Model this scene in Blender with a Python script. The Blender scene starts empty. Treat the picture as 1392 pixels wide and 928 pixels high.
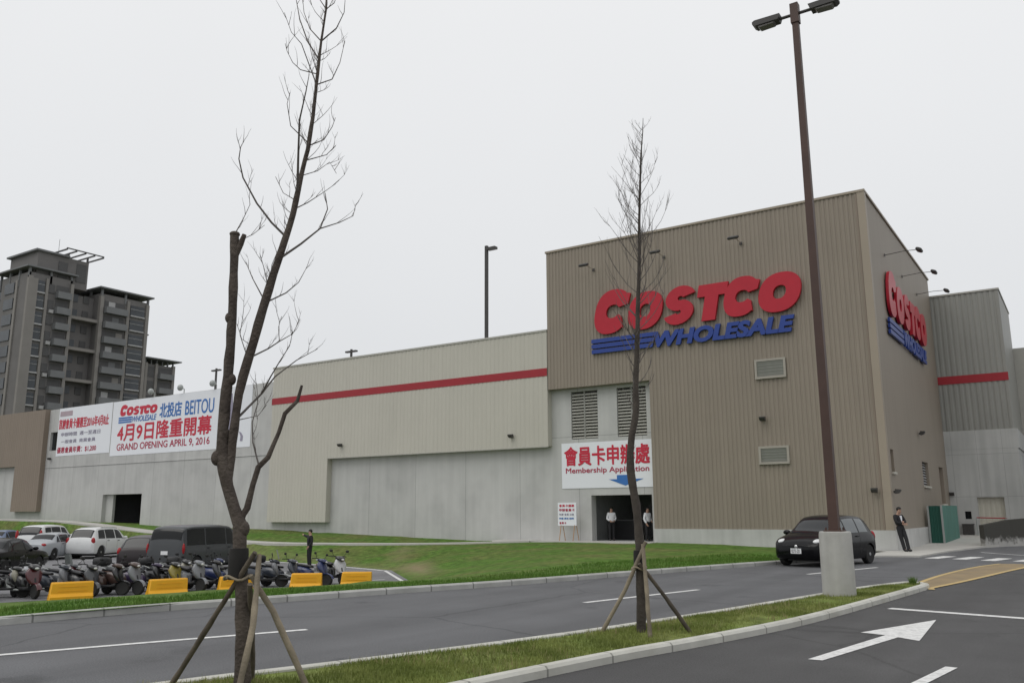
import bpy, bmesh, math, random
import numpy as np
from mathutils import Vector, Matrix, noise, geometry
R = math.radians
SC = bpy.context.scene
COL = SC.collection
random.seed(11)

# ---------------------------------------------------------------- camera
cam_d = bpy.data.cameras.new("camera")
cam = bpy.data.objects.new("camera", cam_d); COL.objects.link(cam); SC.camera = cam
cam_d.sensor_width = 36.0
cam_d.lens = 1164.0 / 1392.0 * 36.0
cam_d.clip_start = 0.1; cam_d.clip_end = 3000
yaw, pitch, roll = R(-33.6035), R(11.277), R(-0.2957)
_f = Vector((math.sin(yaw) * math.cos(pitch), math.cos(yaw) * math.cos(pitch), math.sin(pitch)))
_r = Vector((math.cos(yaw), -math.sin(yaw), 0)); _u = _r.cross(_f)
_r2 = math.cos(roll) * _r + math.sin(roll) * _u
_u2 = -math.sin(roll) * _r + math.cos(roll) * _u
mw = Matrix((_r2, _u2, -_f)).transposed().to_4x4(); mw.translation = (0, 0, 1.65)
cam.matrix_world = mw

# ---------------------------------------------------------------- sky, sun, exposure
SUN_EL, SUN_AZ = R(58), R(205)          # azimuth clockwise from +Y
w = bpy.data.worlds.new("World"); SC.world = w; w.use_nodes = True
nt = w.node_tree; N = nt.nodes; L = nt.links
for n in list(N): N.remove(n)
sky = N.new("ShaderNodeTexSky"); sky.sky_type = 'NISHITA'; sky.sun_disc = False
sky.sun_elevation = SUN_EL; sky.sun_rotation = SUN_AZ; sky.dust_density = 4
hsv = N.new("ShaderNodeHueSaturation"); hsv.inputs['Saturation'].default_value = 0.12
tc = N.new("ShaderNodeTexCoord"); sep = N.new("ShaderNodeSeparateXYZ")
ramp = N.new("ShaderNodeValToRGB")
ramp.color_ramp.elements[0].position = 0.0; ramp.color_ramp.elements[0].color = (7.4, 7.6, 7.85, 1)
ramp.color_ramp.elements[1].position = 0.75; ramp.color_ramp.elements[1].color = (9.7, 9.75, 9.85, 1)
nz = N.new("ShaderNodeTexNoise"); nz.inputs['Scale'].default_value = 1.6; nz.inputs['Detail'].default_value = 4
nzr = N.new("ShaderNodeMapRange"); nzr.inputs['To Min'].default_value = 0.945; nzr.inputs['To Max'].default_value = 1.045
mul = N.new("ShaderNodeMix"); mul.data_type = 'RGBA'; mul.blend_type = 'MULTIPLY'; mul.inputs[0].default_value = 1
mix = N.new("ShaderNodeMix"); mix.data_type = 'RGBA'; mix.inputs[0].default_value = 0.9
bg = N.new("ShaderNodeBackground"); bg.inputs['Strength'].default_value = 0.1
out = N.new("ShaderNodeOutputWorld")
L.new(sky.outputs[0], hsv.inputs['Color']); L.new(tc.outputs['Generated'], sep.inputs[0])
L.new(tc.outputs['Generated'], nz.inputs['Vector'])
L.new(sep.outputs['Z'], ramp.inputs[0]); L.new(nz.outputs[0], nzr.inputs[0])
L.new(ramp.outputs[0], mul.inputs[6]); L.new(nzr.outputs[0], mul.inputs[7])
L.new(hsv.outputs[0], mix.inputs[6]); L.new(mul.outputs[2], mix.inputs[7])
L.new(mix.outputs[2], bg.inputs['Color']); L.new(bg.outputs[0], out.inputs[0])
sun_d = bpy.data.lights.new("sun", 'SUN'); sun_d.energy = 0.8; sun_d.angle = R(40); sun_d.color = (1, .97, .92)
sun = bpy.data.objects.new("sun", sun_d); COL.objects.link(sun)
_sd = Vector((math.sin(SUN_AZ) * math.cos(SUN_EL), math.cos(SUN_AZ) * math.cos(SUN_EL), math.sin(SUN_EL)))
sun.rotation_euler = _sd.to_track_quat('Z', 'Y').to_euler()
SC.view_settings.view_transform = 'Standard'; SC.view_settings.look = 'None'
SC.view_settings.exposure = 0.0; SC.view_settings.gamma = 1.0; SC.view_settings.use_curve_mapping = False
SC.render.filter_size = 1.9
SC.cycles.max_bounces = 6

# ---------------------------------------------------------------- helpers: materials
def mat(name, rgb, rough=.7, var=.12, scale=3.0, bump=0., bscale=30., metal=0., spec=.4, streak=0., tint=None, tscale=.6, tamt=.5, coat=0.):
    m = bpy.data.materials.new(name); m.use_nodes = True
    t = m.node_tree; n = t.nodes; l = t.links
    b = n['Principled BSDF']; b.inputs['Roughness'].default_value = rough; b.inputs['Metallic'].default_value = metal
    b.inputs['Specular IOR Level'].default_value = spec
    b.inputs['Coat Weight'].default_value = coat; b.inputs['Coat Roughness'].default_value = .05
    c = n.new("ShaderNodeTexCoord")
    a = n.new("ShaderNodeTexNoise"); a.inputs['Scale'].default_value = scale; a.inputs['Detail'].default_value = 6
    l.new(c.outputs['Object'], a.inputs['Vector'])
    mr = n.new("ShaderNodeMapRange"); mr.inputs['From Min'].default_value = .25; mr.inputs['From Max'].default_value = .75
    mr.inputs['To Min'].default_value = 1 - var; mr.inputs['To Max'].default_value = 1 + var
    l.new(a.outputs[0], mr.inputs[0])
    mx = n.new("ShaderNodeMix"); mx.data_type = 'RGBA'; mx.blend_type = 'MULTIPLY'; mx.inputs[0].default_value = 1
    mx.inputs[6].default_value = (*rgb, 1); l.new(mr.outputs[0], mx.inputs[7])
    last = mx.outputs[2]
    if tint:
        a2 = n.new("ShaderNodeTexNoise"); a2.inputs['Scale'].default_value = tscale; a2.inputs['Detail'].default_value = 5
        l.new(c.outputs['Object'], a2.inputs['Vector'])
        r2 = n.new("ShaderNodeMapRange"); r2.inputs['From Min'].default_value = .45; r2.inputs['From Max'].default_value = .65
        r2.inputs['To Max'].default_value = tamt
        l.new(a2.outputs[0], r2.inputs[0])
        m2 = n.new("ShaderNodeMix"); m2.data_type = 'RGBA'; m2.inputs[7].default_value = (*tint, 1)
        l.new(r2.outputs[0], m2.inputs[0]); l.new(last, m2.inputs[6]); last = m2.outputs[2]
    if streak:
        mp = n.new("ShaderNodeMapping"); mp.inputs['Scale'].default_value = (2.2, 2.2, .12)
        l.new(c.outputs['Object'], mp.inputs[0])
        a3 = n.new("ShaderNodeTexNoise"); a3.inputs['Scale'].default_value = 1.5; a3.inputs['Detail'].default_value = 6
        l.new(mp.outputs[0], a3.inputs['Vector'])
        r3 = n.new("ShaderNodeMapRange"); r3.inputs['From Min'].default_value = .3; r3.inputs['From Max'].default_value = .7
        r3.inputs['To Min'].default_value = 1 - streak; r3.inputs['To Max'].default_value = 1 + streak * .6
        l.new(a3.outputs[0], r3.inputs[0])
        m3 = n.new("ShaderNodeMix"); m3.data_type = 'RGBA'; m3.blend_type = 'MULTIPLY'; m3.inputs[0].default_value = 1
        l.new(last, m3.inputs[6]); l.new(r3.outputs[0], m3.inputs[7]); last = m3.outputs[2]
    l.new(last, b.inputs['Base Color'])
    if bump:
        a4 = n.new("ShaderNodeTexNoise"); a4.inputs['Scale'].default_value = bscale; a4.inputs['Detail'].default_value = 4
        l.new(c.outputs['Object'], a4.inputs['Vector'])
        bp = n.new("ShaderNodeBump"); bp.inputs['Strength'].default_value = bump; bp.inputs['Distance'].default_value = .03
        l.new(a4.outputs[0], bp.inputs['Height']); l.new(bp.outputs[0], b.inputs['Normal'])
    m['out'] = 1
    return m

def add_joints(m, axis_scale, bw, bh, mortar=.006, dark=.55, offset=0., alt=.93):
    """dark formwork / stone joints as a brick pattern over object X (or UV) coordinates."""
    t = m.node_tree; n = t.nodes; l = t.links; b = n['Principled BSDF']
    src = b.inputs['Base Color'].links[0].from_socket
    if axis_scale == 'uv':
        c = n.new("ShaderNodeUVMap"); v = c.outputs[0]
    else:
        c = n.new("ShaderNodeTexCoord"); s = n.new("ShaderNodeSeparateXYZ"); k = n.new("ShaderNodeCombineXYZ")
        l.new(c.outputs['Object'], s.inputs[0]); l.new(s.outputs[axis_scale], k.inputs[0]); l.new(s.outputs['Z'], k.inputs[1]); v = k.outputs[0]
    br = n.new("ShaderNodeTexBrick"); br.offset = offset; br.inputs['Scale'].default_value = 1
    br.inputs['Brick Width'].default_value = bw; br.inputs['Row Height'].default_value = bh
    br.inputs['Mortar Size'].default_value = mortar; br.inputs['Mortar Smooth'].default_value = .4
    br.inputs['Color1'].default_value = (1, 1, 1, 1); br.inputs['Color2'].default_value = (alt, alt, alt, 1)
    br.inputs['Mortar'].default_value = (dark, dark, dark, 1)
    l.new(v, br.inputs['Vector'])
    mx = n.new("ShaderNodeMix"); mx.data_type = 'RGBA'; mx.blend_type = 'MULTIPLY'; mx.inputs[0].default_value = 1
    l.new(src, mx.inputs[6]); l.new(br.outputs[0], mx.inputs[7]); l.new(mx.outputs[2], b.inputs['Base Color'])
    return m

M = {}
M['tan'] = mat('tan_metal', (.278, .238, .192), .55, .04, .5, streak=.05)
M['tan_trim'] = mat('tan_trim', (.33, .28, .22), .5, .05, .5)
M['brown'] = mat('brown_metal', (.235, .19, .15), .55, .05, .5, streak=.06)
M['offwhite'] = mat('offwhite_metal', (.515, .495, .432), .5, .03, .4, streak=.03)
M['cap'] = mat('cap_metal', (.42, .41, .37), .5, .05)
M['greymetal'] = mat('grey_metal', (.285, .285, .262), .5, .05, .5, streak=.08)
M['red'] = mat('red_stripe', (.33, .02, .03), .45, .06)
M['conc'] = add_joints(mat('concrete', (.53, .53, .515), .85, .10, .5, .05, 12, streak=.07, tint=(.41, .41, .40), tscale=.5, tamt=.7), 'X', 3.6, 5.45, .018, .62)
M['conc2'] = add_joints(mat('concrete_annex', (.47, .475, .46), .85, .10, .6, .05, 12, streak=.12), 'X', 1.3, 2.4, .012, .65)
M['plinth'] = mat('plinth_concrete', (.49, .49, .475), .85, .12, .9, .1, 12, streak=.1)
M['slab'] = mat('pale_concrete', (.46, .45, .42), .85, .10, .8, .1, 25)
M['redsign'] = mat('red_letter', (.46, .012, .03), .4, .05)
M['bluesign'] = mat('blue_letter', (.022, .055, .27), .4, .05)
M['banner'] = mat('banner_vinyl', (.80, .82, .86), .5, .03, .3)
M['bred'] = mat('banner_red', (.56, .025, .055), .5, .03)
M['bdred'] = mat('banner_dark_red', (.42, .03, .07), .5, .05)
M['bblue'] = mat('banner_blue', (.04, .16, .46), .5, .03)
M['bgrey'] = mat('banner_grey', (.3, .28, .36), .5, .1)
M['bpink'] = mat('banner_pink', (.42, .33, .37), .5, .05)
M['dark'] = mat('dark_interior', (.12, .12, .125), .8, .1)
M['room'] = mat('interior_wall', (.34, .35, .35), .8, .1)
M['black'] = mat('black_metal', (.02, .02, .022), .5, .1)
M['lampgrey'] = mat('lamp_dark', (.055, .052, .05), .5, .1)
M['glass_lens'] = mat('lamp_lens', (.16, .15, .14), .25, .05)
M['rust'] = mat('rust_pole', (.075, .042, .033), .55, .18, 2., .1, 30, tint=(.05, .03, .026), tscale=.8)
M['cylc'] = mat('pole_base_concrete', (.41, .405, .38), .85, .10, 2.5, .15, 30, streak=.14, tint=(.33, .325, .30), tscale=3, tamt=.5)
M['kerb'] = add_joints(mat('kerb_stone', (.42, .42, .40), .85, .14, 3., .15, 25, tint=(.30, .30, .28), tscale=1.2, tamt=.5), 'uv', 1.1, 50, .02, .45)
M['kerbm'] = add_joints(mat('median_kerb_stone', (.52, .515, .47), .85, .12, 3., .15, 25, tint=(.40, .39, .34), tscale=1.2, tamt=.5), 'uv', 1.1, 50, .018, .5)
M['road'] = mat('asphalt_old', (.118, .120, .126), .85, .10, .8, .35, 160, spec=.35, tint=(.106, .107, .112), tscale=.25, tamt=.7)
M['road2'] = mat('asphalt_new', (.079, .078, .079), .8, .14, 1.1, .45, 140, spec=.35, tint=(.067, .066, .067), tscale=.3, tamt=.7)
M['lot'] = mat('lot_asphalt', (.19, .19, .20), .85, .12, .6, .3, 100, tint=(.14, .14, .145), tscale=.3)
M['paint'] = mat('white_paint', (.70, .70, .69), .6, .16, 30., tint=(.40, .40, .40), tscale=9, tamt=.5)
M['ypaint'] = mat('yellow_paint', (.52, .38, .16), .6, .15, 5., tint=(.42, .32, .17), tscale=4, tamt=.6)
M['hatch'] = mat('tan_paint', (.26, .195, .11), .75, .14, 1.2, tint=(.19, .15, .10), tscale=1.5, tamt=.6)
M['bark'] = mat('bark', (.068, .054, .045), .9, .35, 9., .8, 30, tint=(.13, .108, .09), tscale=4, tamt=.6)
M['bark2'] = mat('bark_dark', (.055, .046, .038), .9, .3, 9., .5, 40, tint=(.10, .085, .07), tscale=3, tamt=.5)
M['twig'] = mat('twig', (.13, .115, .105), .9, .2, 9.)
M['stake'] = mat('stake_wood', (.26, .22, .16), .85, .25, 6., .3, 50, tint=(.12, .10, .075), tscale=2.5, tamt=.8)
M['stakedark'] = mat('stake_dark', (.085, .07, .055), .85, .25, 6., .3, 50, tint=(.18, .15, .11), tscale=3, tamt=.5)
M['wrap'] = mat('dark_wrap', (.02, .019, .018), .9, .2, 8)
M['rope'] = mat('rope', (.25, .21, .15), .9, .2, 8)
M['rustwrap'] = mat('rusty_tie', (.16, .075, .05), .9, .3, 12)
M['yellow'] = mat('yellow_plastic', (.78, .38, .012), .45, .07, 2.5, tint=(.62, .30, .015), tscale=1.5, tamt=.5)
M['tyre'] = mat('tyre', (.02, .02, .02), .85, .1)
M['rim'] = mat('rim', (.42, .43, .44), .35, .05, metal=.7)
M['glass'] = mat('tinted_glass', (.016, .018, .020), .06, .02, spec=.4)
M['vanglass'] = mat('dark_van_glass', (.008, .009, .010), .1, .02, spec=.3)
M['glass2'] = mat('pale_glass', (.10, .115, .12), .08, .05, spec=.7)
M['chrome'] = mat('chrome', (.6, .6, .6), .2, .02, metal=.9)
M['hlamp'] = mat('headlamp', (.72, .73, .73), .15, .05, spec=.7)
M['tlamp'] = mat('tail_lamp', (.32, .012, .015), .2, .05)
M['plate'] = mat('plate', (.75, .76, .76), .5, .03)
M['blackp'] = mat('black_plastic', (.025, .025, .027), .6, .1)
M['seatb'] = mat('seat_vinyl', (.03, .03, .033), .5, .1)
M['skin'] = mat('skin', (.42, .26, .19), .6, .05)
M['hair'] = mat('hair', (.012, .011, .010), .6, .1)
M['suit'] = mat('black_cloth', (.016, .016, .018), .85, .1)
M['white_cloth'] = mat('white_cloth', (.72, .73, .76), .8, .05)
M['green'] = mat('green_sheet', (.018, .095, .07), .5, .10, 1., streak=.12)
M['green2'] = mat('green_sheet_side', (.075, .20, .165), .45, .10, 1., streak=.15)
M['galv'] = mat('galvanised', (.35, .37, .36), .45, .08)
M['wood'] = mat('easel_wood', (.42, .24, .12), .7, .15, 5)
M['door'] = mat('roller_door', (.50, .48, .41), .6, .05)
M['aptwall'] = mat('apartment_tile', (.160, .153, .150), .8, .10, .5, tint=(.138, .133, .131), tscale=.2)
M['aptwall2'] = mat('apartment_pilaster', (.235, .222, .208), .8, .08, .5)
M['aptgrey'] = mat('apartment_balcony', (.175, .18, .185), .7, .1, .5)
M['aptglass'] = mat('apartment_glass', (.055, .062, .07), .25, .3, .4)
M['aptsill'] = mat('apartment_sill', (.40, .40, .40), .7, .1)
M['aptdark'] = mat('apartment_dark_and_shade', (.095, .094, .095), .8, .1)  # dark panes and pergola frames; on balcony openings the shade is painted in
M['dirt'] = mat('dirt', (.3, .24, .16), .95, .2, 3)
add_joints(M['offwhite'], 'X', 1.12, 40, .005, .93, alt=.985); add_joints(M['tan'], 'X', 1.0, 7.7, .006, .90, alt=.985)
def worn(m, ang, crack=.5, scale=.30):
    """aggregate speckle, wheel-worn bands along the lane, patches, stains and hairline cracks"""
    t = m.node_tree; n = t.nodes; l = t.links; b = n['Principled BSDF']
    c = n.new("ShaderNodeTexCoord")
    def mul(sock):
        src = b.inputs['Base Color'].links[0].from_socket
        mx = n.new("ShaderNodeMix"); mx.data_type = 'RGBA'; mx.blend_type = 'MULTIPLY'; mx.inputs[0].default_value = 1
        l.new(src, mx.inputs[6]); l.new(sock, mx.inputs[7]); l.new(mx.outputs[2], b.inputs['Base Color'])
    def rng(v, a, bb, c0, c1):
        r = n.new("ShaderNodeMapRange"); r.inputs['From Min'].default_value = a; r.inputs['From Max'].default_value = bb
        r.inputs['To Min'].default_value = c0; r.inputs['To Max'].default_value = c1; l.new(v, r.inputs[0]); return r.outputs[0]
    def noi(s, vec=None, d=4):
        a = n.new("ShaderNodeTexNoise"); a.inputs['Scale'].default_value = s; a.inputs['Detail'].default_value = d
        l.new(vec or c.outputs['Object'], a.inputs['Vector']); return a.outputs[0]
    mul(rng(noi(55, None, 2), .3, .7, .72, 1.28))
    mp = n.new("ShaderNodeMapping"); mp.inputs['Rotation'].default_value = (0, 0, ang); mp.inputs['Scale'].default_value = (.9, .05, 1)
    l.new(c.outputs['Object'], mp.inputs[0]); mul(rng(noi(1.3, mp.outputs[0], 5), .3, .7, .86, 1.14))
    st = noi(.9, None, 7); mul(rng(st, .64, .72, 1.0, .72))
    v = n.new("ShaderNodeTexVoronoi"); v.feature = 'DISTANCE_TO_EDGE'; v.inputs['Scale'].default_value = scale
    w_ = n.new("ShaderNodeMix"); w_.data_type = 'RGBA'; w_.blend_type = 'LINEAR_LIGHT'; w_.inputs[0].default_value = .12
    nc = n.new("ShaderNodeTexNoise"); nc.inputs['Scale'].default_value = 1.5; nc.inputs['Detail'].default_value = 6; l.new(c.outputs['Object'], nc.inputs['Vector'])
    l.new(c.outputs['Object'], w_.inputs[6]); l.new(nc.outputs['Color'], w_.inputs[7]); l.new(w_.outputs[2], v.inputs['Vector'])
    ck = rng(v.outputs['Distance'], .0, .006, 1 - crack, 1.0); mul(ck)
worn(M['road'], R(14), .35, .16); worn(M['road2'], R(14), .25, .12); worn(M['lot'], R(30), .3, .2)

def grass_mat(name, green, dry, dirt=(.28, .22, .14), attr=None):
    m = bpy.data.materials.new(name); m.use_nodes = True
    t = m.node_tree; n = t.nodes; l = t.links; b = n['Principled BSDF']
    b.inputs['Roughness'].default_value = .9; b.inputs['Specular IOR Level'].default_value = .15
    c = n.new("ShaderNodeTexCoord")
    def nz(s, d=6):
        a = n.new("ShaderNodeTexNoise"); a.inputs['Scale'].default_value = s; a.inputs['Detail'].default_value = d
        l.new(c.outputs['Object'], a.inputs['Vector']); return a.outputs[0]
    def rng(v, a, bb, c0, c1):
        r = n.new("ShaderNodeMapRange"); r.inputs['From Min'].default_value = a; r.inputs['From Max'].default_value = bb
        r.inputs['To Min'].default_value = c0; r.inputs['To Max'].default_value = c1; l.new(v, r.inputs[0]); return r.outputs[0]
    dryv = rng(nz(.45), .40, .66, 0, .8)
    if attr:
        at = n.new("ShaderNodeAttribute"); at.attribute_name = attr
        sp = n.new("ShaderNodeSeparateColor"); l.new(at.outputs['Color'], sp.inputs[0])
        mm = n.new("ShaderNodeMath"); mm.operation = 'MULTIPLY'; mm.use_clamp = True
        l.new(dryv, mm.inputs[0])
        add = n.new("ShaderNodeMath"); add.operation = 'ADD'; add.inputs[1].default_value = .08
        l.new(sp.outputs[1], add.inputs[0]); l.new(add.outputs[0], mm.inputs[1]); dryv = mm.outputs[0]
    mx = n.new("ShaderNodeMix"); mx.data_type = 'RGBA'; mx.inputs[6].default_value = (*green, 1); mx.inputs[7].default_value = (*dry, 1)
    l.new(dryv, mx.inputs[0]); last = mx.outputs[2]
    v = n.new("ShaderNodeMix"); v.data_type = 'RGBA'; v.blend_type = 'MULTIPLY'; v.inputs[0].default_value = 1
    l.new(last, v.inputs[6]); l.new(rng(nz(3.5, 8), .3, .7, .6, 1.35), v.inputs[7]); last = v.outputs[2]
    if attr:
        d = n.new("ShaderNodeMix"); d.data_type = 'RGBA'; d.inputs[7].default_value = (*dirt, 1)
        l.new(sp.outputs[0], d.inputs[0]); l.new(last, d.inputs[6]); last = d.outputs[2]
    l.new(last, b.inputs['Base Color'])
    bp = n.new("ShaderNodeBump"); bp.inputs['Strength'].default_value = .8; bp.inputs['Distance'].default_value = .06
    l.new(nz(14, 8), bp.inputs['Height']); l.new(bp.outputs[0], b.inputs['Normal'])
    return m
M['lawn'] = grass_mat('lawn_grass', (.082, .158, .026), (.135, .145, .048), attr='mask')
M['mlawn'] = grass_mat('median_turf', (.135, .18, .042), (.19, .185, .07))
M['blade'] = mat('grass_blade', (.165, .205, .05), .8, .4, 1.2, spec=.2, tint=(.25, .24, .09), tscale=1.2, tamt=.45)
M['blade2'] = mat('grass_blade_lush', (.085, .175, .025), .8, .3, .8, spec=.2, tint=(.10, .12, .035), tscale=.8, tamt=.6)
M['straw'] = mat('straw', (.30, .26, .13), .85, .3, 2, spec=.2, tint=(.14, .19, .05), tscale=3, tamt=.8)
M['vent'] = mat('vent_frame', (.36, .335, .29), .5, .06)
M['far'] = grass_mat('ground_grass', (.06, .08, .03), (.1, .09, .05))

# ---------------------------------------------------------------- helpers: meshes and objects
class MB:
    def __init__(s): s.v = []; s.f = []; s.uv = None; s.smooth = False
    def add(s, vs, fs):
        o = len(s.v); s.v += [tuple(p) for p in vs]; s.f += [tuple(i + o for i in f) for f in fs]; return s
    def box(s, x0, x1, y0, y1, z0, z1):
        return s.add([(x0, y0, z0), (x1, y0, z0), (x1, y1, z0), (x0, y1, z0), (x0, y0, z1), (x1, y0, z1), (x1, y1, z1), (x0, y1, z1)],
                     [(0, 3, 2, 1), (4, 5, 6, 7), (0, 1, 5, 4), (1, 2, 6, 5), (2, 3, 7, 6), (3, 0, 4, 7)])
    def quad(s, a, b, c, d): return s.add([a, b, c, d], [(0, 1, 2, 3)])
    def obox(s, c, ax, sx, sy, sz):
        """box centred at c, long axis along unit 2D dir ax, sizes along ax, across, up (base at c.z)"""
        a = Vector((ax[0], ax[1], 0)).normalized(); b = Vector((-a.y, a.x, 0)); c = Vector(c)
        P = [c + a * i * sx / 2 + b * j * sy / 2 + Vector((0, 0, k * sz)) for k in (0, 1) for i, j in ((-1, -1), (1, -1), (1, 1), (-1, 1))]
        return s.add(P, [(0, 3, 2, 1), (4, 5, 6, 7), (0, 1, 5, 4), (1, 2, 6, 5), (2, 3, 7, 6), (3, 0, 4, 7)])
    def prism(s, poly, h0, h1, plane='xz'):
        """extrude 2D polygon; plane 'xz' extrudes along y, 'xy' along z"""
        n = len(poly)
        mk = (lambda p, h: (p[0], h, p[1])) if plane == 'xz' else ((lambda p, h: (p[0], p[1], h)) if plane == 'xy' else (lambda p, h: (h, p[0], p[1])))
        vs = [mk(p, h0) for p in poly] + [mk(p, h1) for p in poly]
        return s.add(vs, [tuple(range(n)), tuple(range(2 * n - 1, n - 1, -1))] + [(i, i + n, (i + 1) % n + n, (i + 1) % n) for i in range(n)])
    def tube(s, pts, rad, n=8, cap=True):
        pts = [Vector(p) for p in pts]
        if not hasattr(rad, '__len__'): rad = [rad] * len(pts)
        vs = []; fs = []; up = None
        for i, p in enumerate(pts):
            t = (pts[min(i + 1, len(pts) - 1)] - pts[max(i - 1, 0)])
            t = t.normalized() if t.length > 1e-9 else Vector((0, 0, 1))
            if up is None:
                up = Vector((1, 0, 0)) if abs(t.x) < .8 else Vector((0, 1, 0))
            up = (up - t * up.dot(t)).normalized(); b = t.cross(up)
            vs += [p + (up * math.cos(2 * math.pi * k / n) + b * math.sin(2 * math.pi * k / n)) * rad[i] for k in range(n)]
        for i in range(len(pts) - 1):
            for k in range(n):
                fs.append((i * n + k, i * n + (k + 1) % n, (i + 1) * n + (k + 1) % n, (i + 1) * n + k))
        if cap:
            fs.append(tuple(range(n - 1, -1, -1))); fs.append(tuple(range((len(pts) - 1) * n, len(pts) * n)))
        return s.add(vs, fs)
    def loft(s, secs, cap=True, closed=True):
        n = len(secs[0]); vs = [p for q in secs for p in q]; fs = []
        for i in range(len(secs) - 1):
            for k in range(n if closed else n - 1):
                fs.append((i * n + k, i * n + (k + 1) % n, (i + 1) * n + (k + 1) % n, (i + 1) * n + k))
        if cap and closed:
            fs.append(tuple(range(n - 1, -1, -1))); fs.append(tuple(range((len(secs) - 1) * n, len(secs) * n)))
        return s.add(vs, fs)
    def eloft(s, st, n=14, p=2.4):
        """loft of superellipses along x: st = (x, y, z, half width, half height)"""
        secs = []
        for x, y, z, a, b in st:
            q = []
            for k in range(n):
                t = 2 * math.pi * k / n; c, d = math.cos(t), math.sin(t)
                q.append((x, y + a * math.copysign(abs(c) ** (2 / p), c), z + b * math.copysign(abs(d) ** (2 / p), d)))
            secs.append(q)
        return s.loft(secs)
    def ball(s, c, r, n=12, m=8):
        c = Vector(c); r = Vector(r) if hasattr(r, '__len__') else Vector((r, r, r))
        vs = [c + Vector((0, 0, -r.z))]
        for j in range(1, m):
            a = -math.pi / 2 + math.pi * j / m
            vs += [c + Vector((r.x * math.cos(a) * math.cos(2 * math.pi * k / n), r.y * math.cos(a) * math.sin(2 * math.pi * k / n), r.z * math.sin(a))) for k in range(n)]
        vs.append(c + Vector((0, 0, r.z))); fs = []
        for k in range(n):
            fs.append((0, 1 + (k + 1) % n, 1 + k)); fs.append((len(vs) - 1, 1 + (m - 2) * n + k, 1 + (m - 2) * n + (k + 1) % n))
            for j in range(m - 2):
                fs.append((1 + j * n + k, 1 + j * n + (k + 1) % n, 1 + (j + 1) * n + (k + 1) % n, 1 + (j + 1) * n + k))
        return s.add(vs, fs)
    def lathe(s, prof, n=24, axis='z', c=(0, 0, 0)):
        vs = []; c = Vector(c)
        for r, h in prof:
            for k in range(n):
                t = 2 * math.pi * k / n
                q = (r * math.cos(t), r * math.sin(t), h) if axis == 'z' else (r * math.cos(t), h, r * math.sin(t))
                vs.append(c + Vector(q))
        fs = [(i * n + k, i * n + (k + 1) % n, (i + 1) * n + (k + 1) % n, (i + 1) * n + k) for i in range(len(prof) - 1) for k in range(n)]
        fs.append(tuple(range(n - 1, -1, -1))); fs.append(tuple(range((len(prof) - 1) * n, len(prof) * n)))
        return s.add(vs, fs)
    def xf(s, m):
        s.v = [tuple(m @ Vector(p)) for p in s.v]; return s
    def mesh(s, name, smooth=None):
        me = bpy.data.meshes.new(name); me.from_pydata(s.v, [], s.f); me.update()
        bm = bmesh.new(); bm.from_mesh(me); bmesh.ops.recalc_face_normals(bm, faces=bm.faces); bm.to_mesh(me); bm.free()
        if smooth is not None:
            me.shade_smooth()
            if smooth < 179:
                me.set_sharp_from_angle(angle=R(smooth))
        return me

def obj(name, mb, m, parent=None, smooth=None, loc=None, rot=None):
    me = mb if isinstance(mb, bpy.types.Mesh) else mb.mesh(name, smooth)
    o = bpy.data.objects.new(name, me); COL.objects.link(o)
    if m is not None:
        me.materials.clear(); me.materials.append(M[m] if isinstance(m, str) else m)
    if loc is not None: o.location = loc
    if rot is not None: o.rotation_euler = rot
    if parent is not None:
        o.parent = parent
        if parent.get('wo'): o.location = -Vector(parent.location)
    return o
def thing(name, label, cat, loc=(0, 0, 0), rz=0, group=None, world=False):
    """Empty at the thing's base; world=True means its parts are given in world coordinates"""
    o = bpy.data.objects.new(name, None); COL.objects.link(o); o.location = loc; o.rotation_euler = (0, 0, rz)
    o.empty_display_size = .2
    o['label'] = label; o['category'] = cat
    if group: o['group'] = group
    if world: o['wo'] = 1
    return o
def tag(o, label, cat, group=None):
    o['label'] = label; o['category'] = cat
    if group: o['group'] = group
    return o
def struct(name, mb, m, smooth=None, kind='structure'):
    o = obj(name, mb, m, None, smooth); o['kind'] = kind; return o

def catmull(P, step=.5):
    P = [np.array(p, float) for p in P]; out = []
    for i in range(len(P) - 1):
        p0 = P[max(i - 1, 0)]; p1 = P[i]; p2 = P[i + 1]; p3 = P[min(i + 2, len(P) - 1)]
        n = max(1, int(np.linalg.norm(p2 - p1) / step))
        for k in range(n):
            t = k / n
            out.append(tuple(.5 * (2 * p1 + (p2 - p0) * t + (2 * p0 - 5 * p1 + 4 * p2 - p3) * t * t + (3 * p1 - p0 - 3 * p2 + p3) * t ** 3)))
    out.append(tuple(P[-1])); return out
def offset(chain, d):
    """offset a 2D chain to its left by d"""
    out = []
    for i, p in enumerate(chain):
        a = Vector(chain[max(i - 1, 0)]); b = Vector(chain[min(i + 1, len(chain) - 1)]); t = (b - a).normalized()
        out.append((p[0] - t.y * d, p[1] + t.x * d))
    return out
def flat(poly, z, name='s'):
    me = MB(); me.v = [(p[0], p[1], z if not callable(z) else z(*p)) for p in poly]; me.f = [tuple(range(len(poly)))]
    m = me.mesh(name); bm = bmesh.new(); bm.from_mesh(m)
    bmesh.ops.triangulate(bm, faces=bm.faces)
    for f in bm.faces:
        if f.normal.z < 0: f.normal_flip()
    bm.to_mesh(m); bm.free(); return m
def ribbon(chain, wdt, z, name='line'):
    a = offset(chain, wdt / 2); b = offset(chain, -wdt / 2); mb = MB()
    for i in range(len(chain) - 1):
        mb.quad((*b[i], z), (*b[i + 1], z), (*a[i + 1], z), (*a[i], z))
    me = mb.mesh(name)
    return me
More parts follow.
